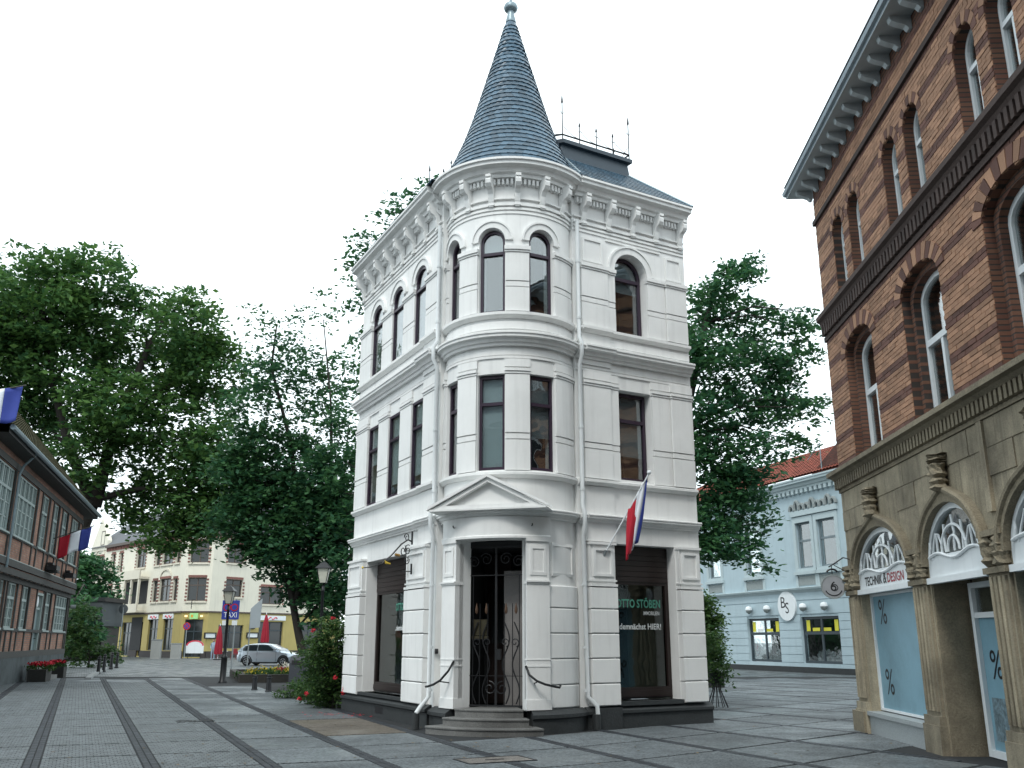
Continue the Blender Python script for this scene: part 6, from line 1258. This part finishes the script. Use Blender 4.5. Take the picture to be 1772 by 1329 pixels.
for sg in (-1, 1):
    for x in (-1.32, 1.32):
        wv = MB(); n_ = 20
        for yy in (.74, .93): pass
        tyre = MB().tube([MCAR(x, sg * .70, .31), MCAR(x, sg * .72, .31), MCAR(x, sg * .88, .31), MCAR(x, sg * .905, .31)], [.28, .31, .31, .28], 22).build('wheel', TYRE, car, True); autosmooth(tyre)
        MB().tube([MCAR(x, sg * .9, .31), MCAR(x, sg * .915, .31)], .2, 20).build('rim', RIM, tyre)
        for k in range(5):
            a = 2 * math.pi * k / 5 + .3; MB().tube([MCAR(x + .12 * math.cos(a), sg * .914, .31 + .12 * math.sin(a)), MCAR(x + .12 * math.cos(a), sg * .922, .31 + .12 * math.sin(a))], .055, 8).build('rim_opening', TYRE, tyre)
        MB().ring(lambda s, o, z: MCAR(x + s, sg * o, z), [(.41 * math.cos(t), .31 + .41 * math.sin(t)) for t in [math.pi * (i / 14 * 1.14 - .07) for i in range(15)]], [(.32 * math.cos(t), .31 + .32 * math.sin(t)) for t in [math.pi * (i / 14 * 1.14 - .07) for i in range(15)]], .86, .897, closed=False).build('wheel_arch', TYRE, car)
    MB().prism(lambda s, o, z: MCAR(s, sg * o, z), [(.62, 1.0), (.85, 1.0), (.88, 1.12), (.66, 1.14)], .88, 1.0).build('wing_mirror', SILVER, car)
    MB().add([MCAR(1.93, sg * .45, .66), MCAR(1.86, sg * .76, .69), MCAR(1.7, sg * .80, .76), MCAR(1.8, sg * .48, .79)], [(0, 1, 2, 3)]).build('headlight', mat('headlight_glass', (.6, .64, .66), .1), car)
    MB().box(lambda s, o, z: MCAR(s, sg * o, z), -2.07, -1.92, .60, .80, .72, .92).build('tail_light', SRED, car)
    for x in (-.58, .78): MB().box(lambda s, o, z: MCAR(s, sg * o, z), x, x + .012, .88, .897, .3, .98).build('door_gap', TYRE, car)
    MB().box(lambda s, o, z: MCAR(s, sg * o, z), -.48, -.28, .88, .915, .82, .86).build('door_handle', SILVER, car); MB().box(lambda s, o, z: MCAR(s, sg * o, z), -.9, .9, .8, .895, .16, .26).build('side_skirt', TYRE, car)
MB().box(MCAR, 2.02, 2.14, -.3, -.02, .5, .68).box(MCAR, 2.02, 2.14, .02, .3, .5, .68).build('grille', TYRE, car); MB().box(MCAR, 2.1, 2.15, -.26, .26, .36, .47).build('number_plate', WHITEP, car)
# ================================================================ PERSON at the cafe
pr = thing('person', 'person in pale blue clothes standing at the cafe terrace behind the lamp', 'person', (-27.0, 86.8, 0)); X, Y = -27.0, 86.8
J = [(0, 0, .95), (0, 0, 1.2), (0, 0, 1.42), (0, 0, 1.52), (0, -.02, 1.66), (.1, 0, .9), (.11, 0, .5), (.11, .02, .08), (.12, -.14, .03), (-.1, 0, .9), (-.12, -.04, .5), (-.12, 0, .08), (-.13, -.16, .03), (.18, 0, 1.4), (.24, .02, 1.14), (.22, -.1, .92), (-.18, 0, 1.4), (-.25, .02, 1.15), (-.2, -.14, .98)]
Ed = [(0, 1), (1, 2), (2, 3), (3, 4), (0, 5), (5, 6), (6, 7), (7, 8), (0, 9), (9, 10), (10, 11), (11, 12), (2, 13), (13, 14), (14, 15), (2, 16), (16, 17), (17, 18)]
Rr = [.15, .15, .13, .055, .1, .1, .07, .05, .045, .1, .07, .05, .045, .07, .05, .035, .07, .05, .035]
me = bpy.data.meshes.new('body'); me.from_pydata(J, Ed, []); po = bpy.data.objects.new('body', me); col.objects.link(po); po.parent = pr
sk = po.modifiers.new('skin', 'SKIN'); 
for i, r in enumerate(Rr): me.skin_vertices[0].data[i].radius = (r, r)
me.skin_vertices[0].data[0].use_root = True; po.modifiers.new('sub', 'SUBSURF').levels = 1; me.materials.append(mat('pale_blue_cloth', (.28, .36, .44), .85, .1, 5))
MB().lathe(lambda p, o, z: (X + o * math.cos(R_(p)), Y - .02 + o * math.sin(R_(p)), z), [(0, 1.55), (.07, 1.57), (.09, 1.66), (.07, 1.74), (0, 1.76)], 0, 360, 12, True).build('head', mat('skin', (.4, .22, .15), .6), pr, True); MB().lathe(lambda p, o, z: (X + o * math.cos(R_(p)), Y + .01 + o * math.sin(R_(p)), z), [(.1, 1.66), (.095, 1.74), (.05, 1.79), (0, 1.795)], 0, 360, 12, True).build('hair', mat('hair', (.05, .035, .025), .7), pr, True)

# ================================================================ UNSEEN HOUSE ROW, added behind the viewpoint to shade the lower floors
HR = thing('shading_house_row', 'unseen gabled brick house row added behind the viewpoint to shade the square', 'building', (-4, -12, 0))
FW = Fr(20, -6.5, R_(-90), -1)      # faces the white corner house
hops = [(a, a + 1.2, z, z + 1.9, 0) for a in [1.5 + 2.6 * k for k in range(16)] for z in (1.0, 4.4, 7.6)]
MB().wall(FW, 0, 44, 0, 10.4, .4, hops).build('wall', brickmat('row_brick', (.2, .1, .07), (.15, .07, .05), (.1, .09, .08), R_(-90), .25, .077), HR)
for q in hops: window(FW, q[0], q[1], q[2], q[3], 0, HR, -.12, .07, WHITEP, DGL, mull=1)
MB().prism(FW, [(0, 10.4), (44, 10.4), (42, 13.6), (2, 13.6)], -.3, -8).build('roof', GREYROOF, HR)
for c in (10, 24, 36): MB().prism(FW, [(c - 3.2, 10.4), (c + 3.2, 10.4), (c, 14.2)], .02, -5).build('gable', MATS['row_brick'], HR)

# leaves and scraps blown over the paving
lt = MB()
for _ in range(170):
    x, y = rng.uniform(-7, 6.3), rng.uniform(13.5, 26)
    if in_main(x, y) or in_main(x, y - .5): continue
    a = rng.uniform(0, 6.28); s_ = rng.uniform(.02, .045); lt.add([(x - s_ * math.cos(a), y - s_ * math.sin(a), .024), (x + s_ * .5 * math.sin(a), y - s_ * .5 * math.cos(a), .03), (x + s_ * math.cos(a), y + s_ * math.sin(a), .025), (x - s_ * .5 * math.sin(a), y + s_ * .5 * math.cos(a), .028)], [(0, 1, 2, 3)])
fl_ = lt.build('fallen_leaves', mat('dry_leaf', (.14, .09, .035), .8, .3, 10, island=.5), None, fix=False, kind='stuff'); tag(fl_, 'scattered dry leaves on the paving of the square', 'leaves')
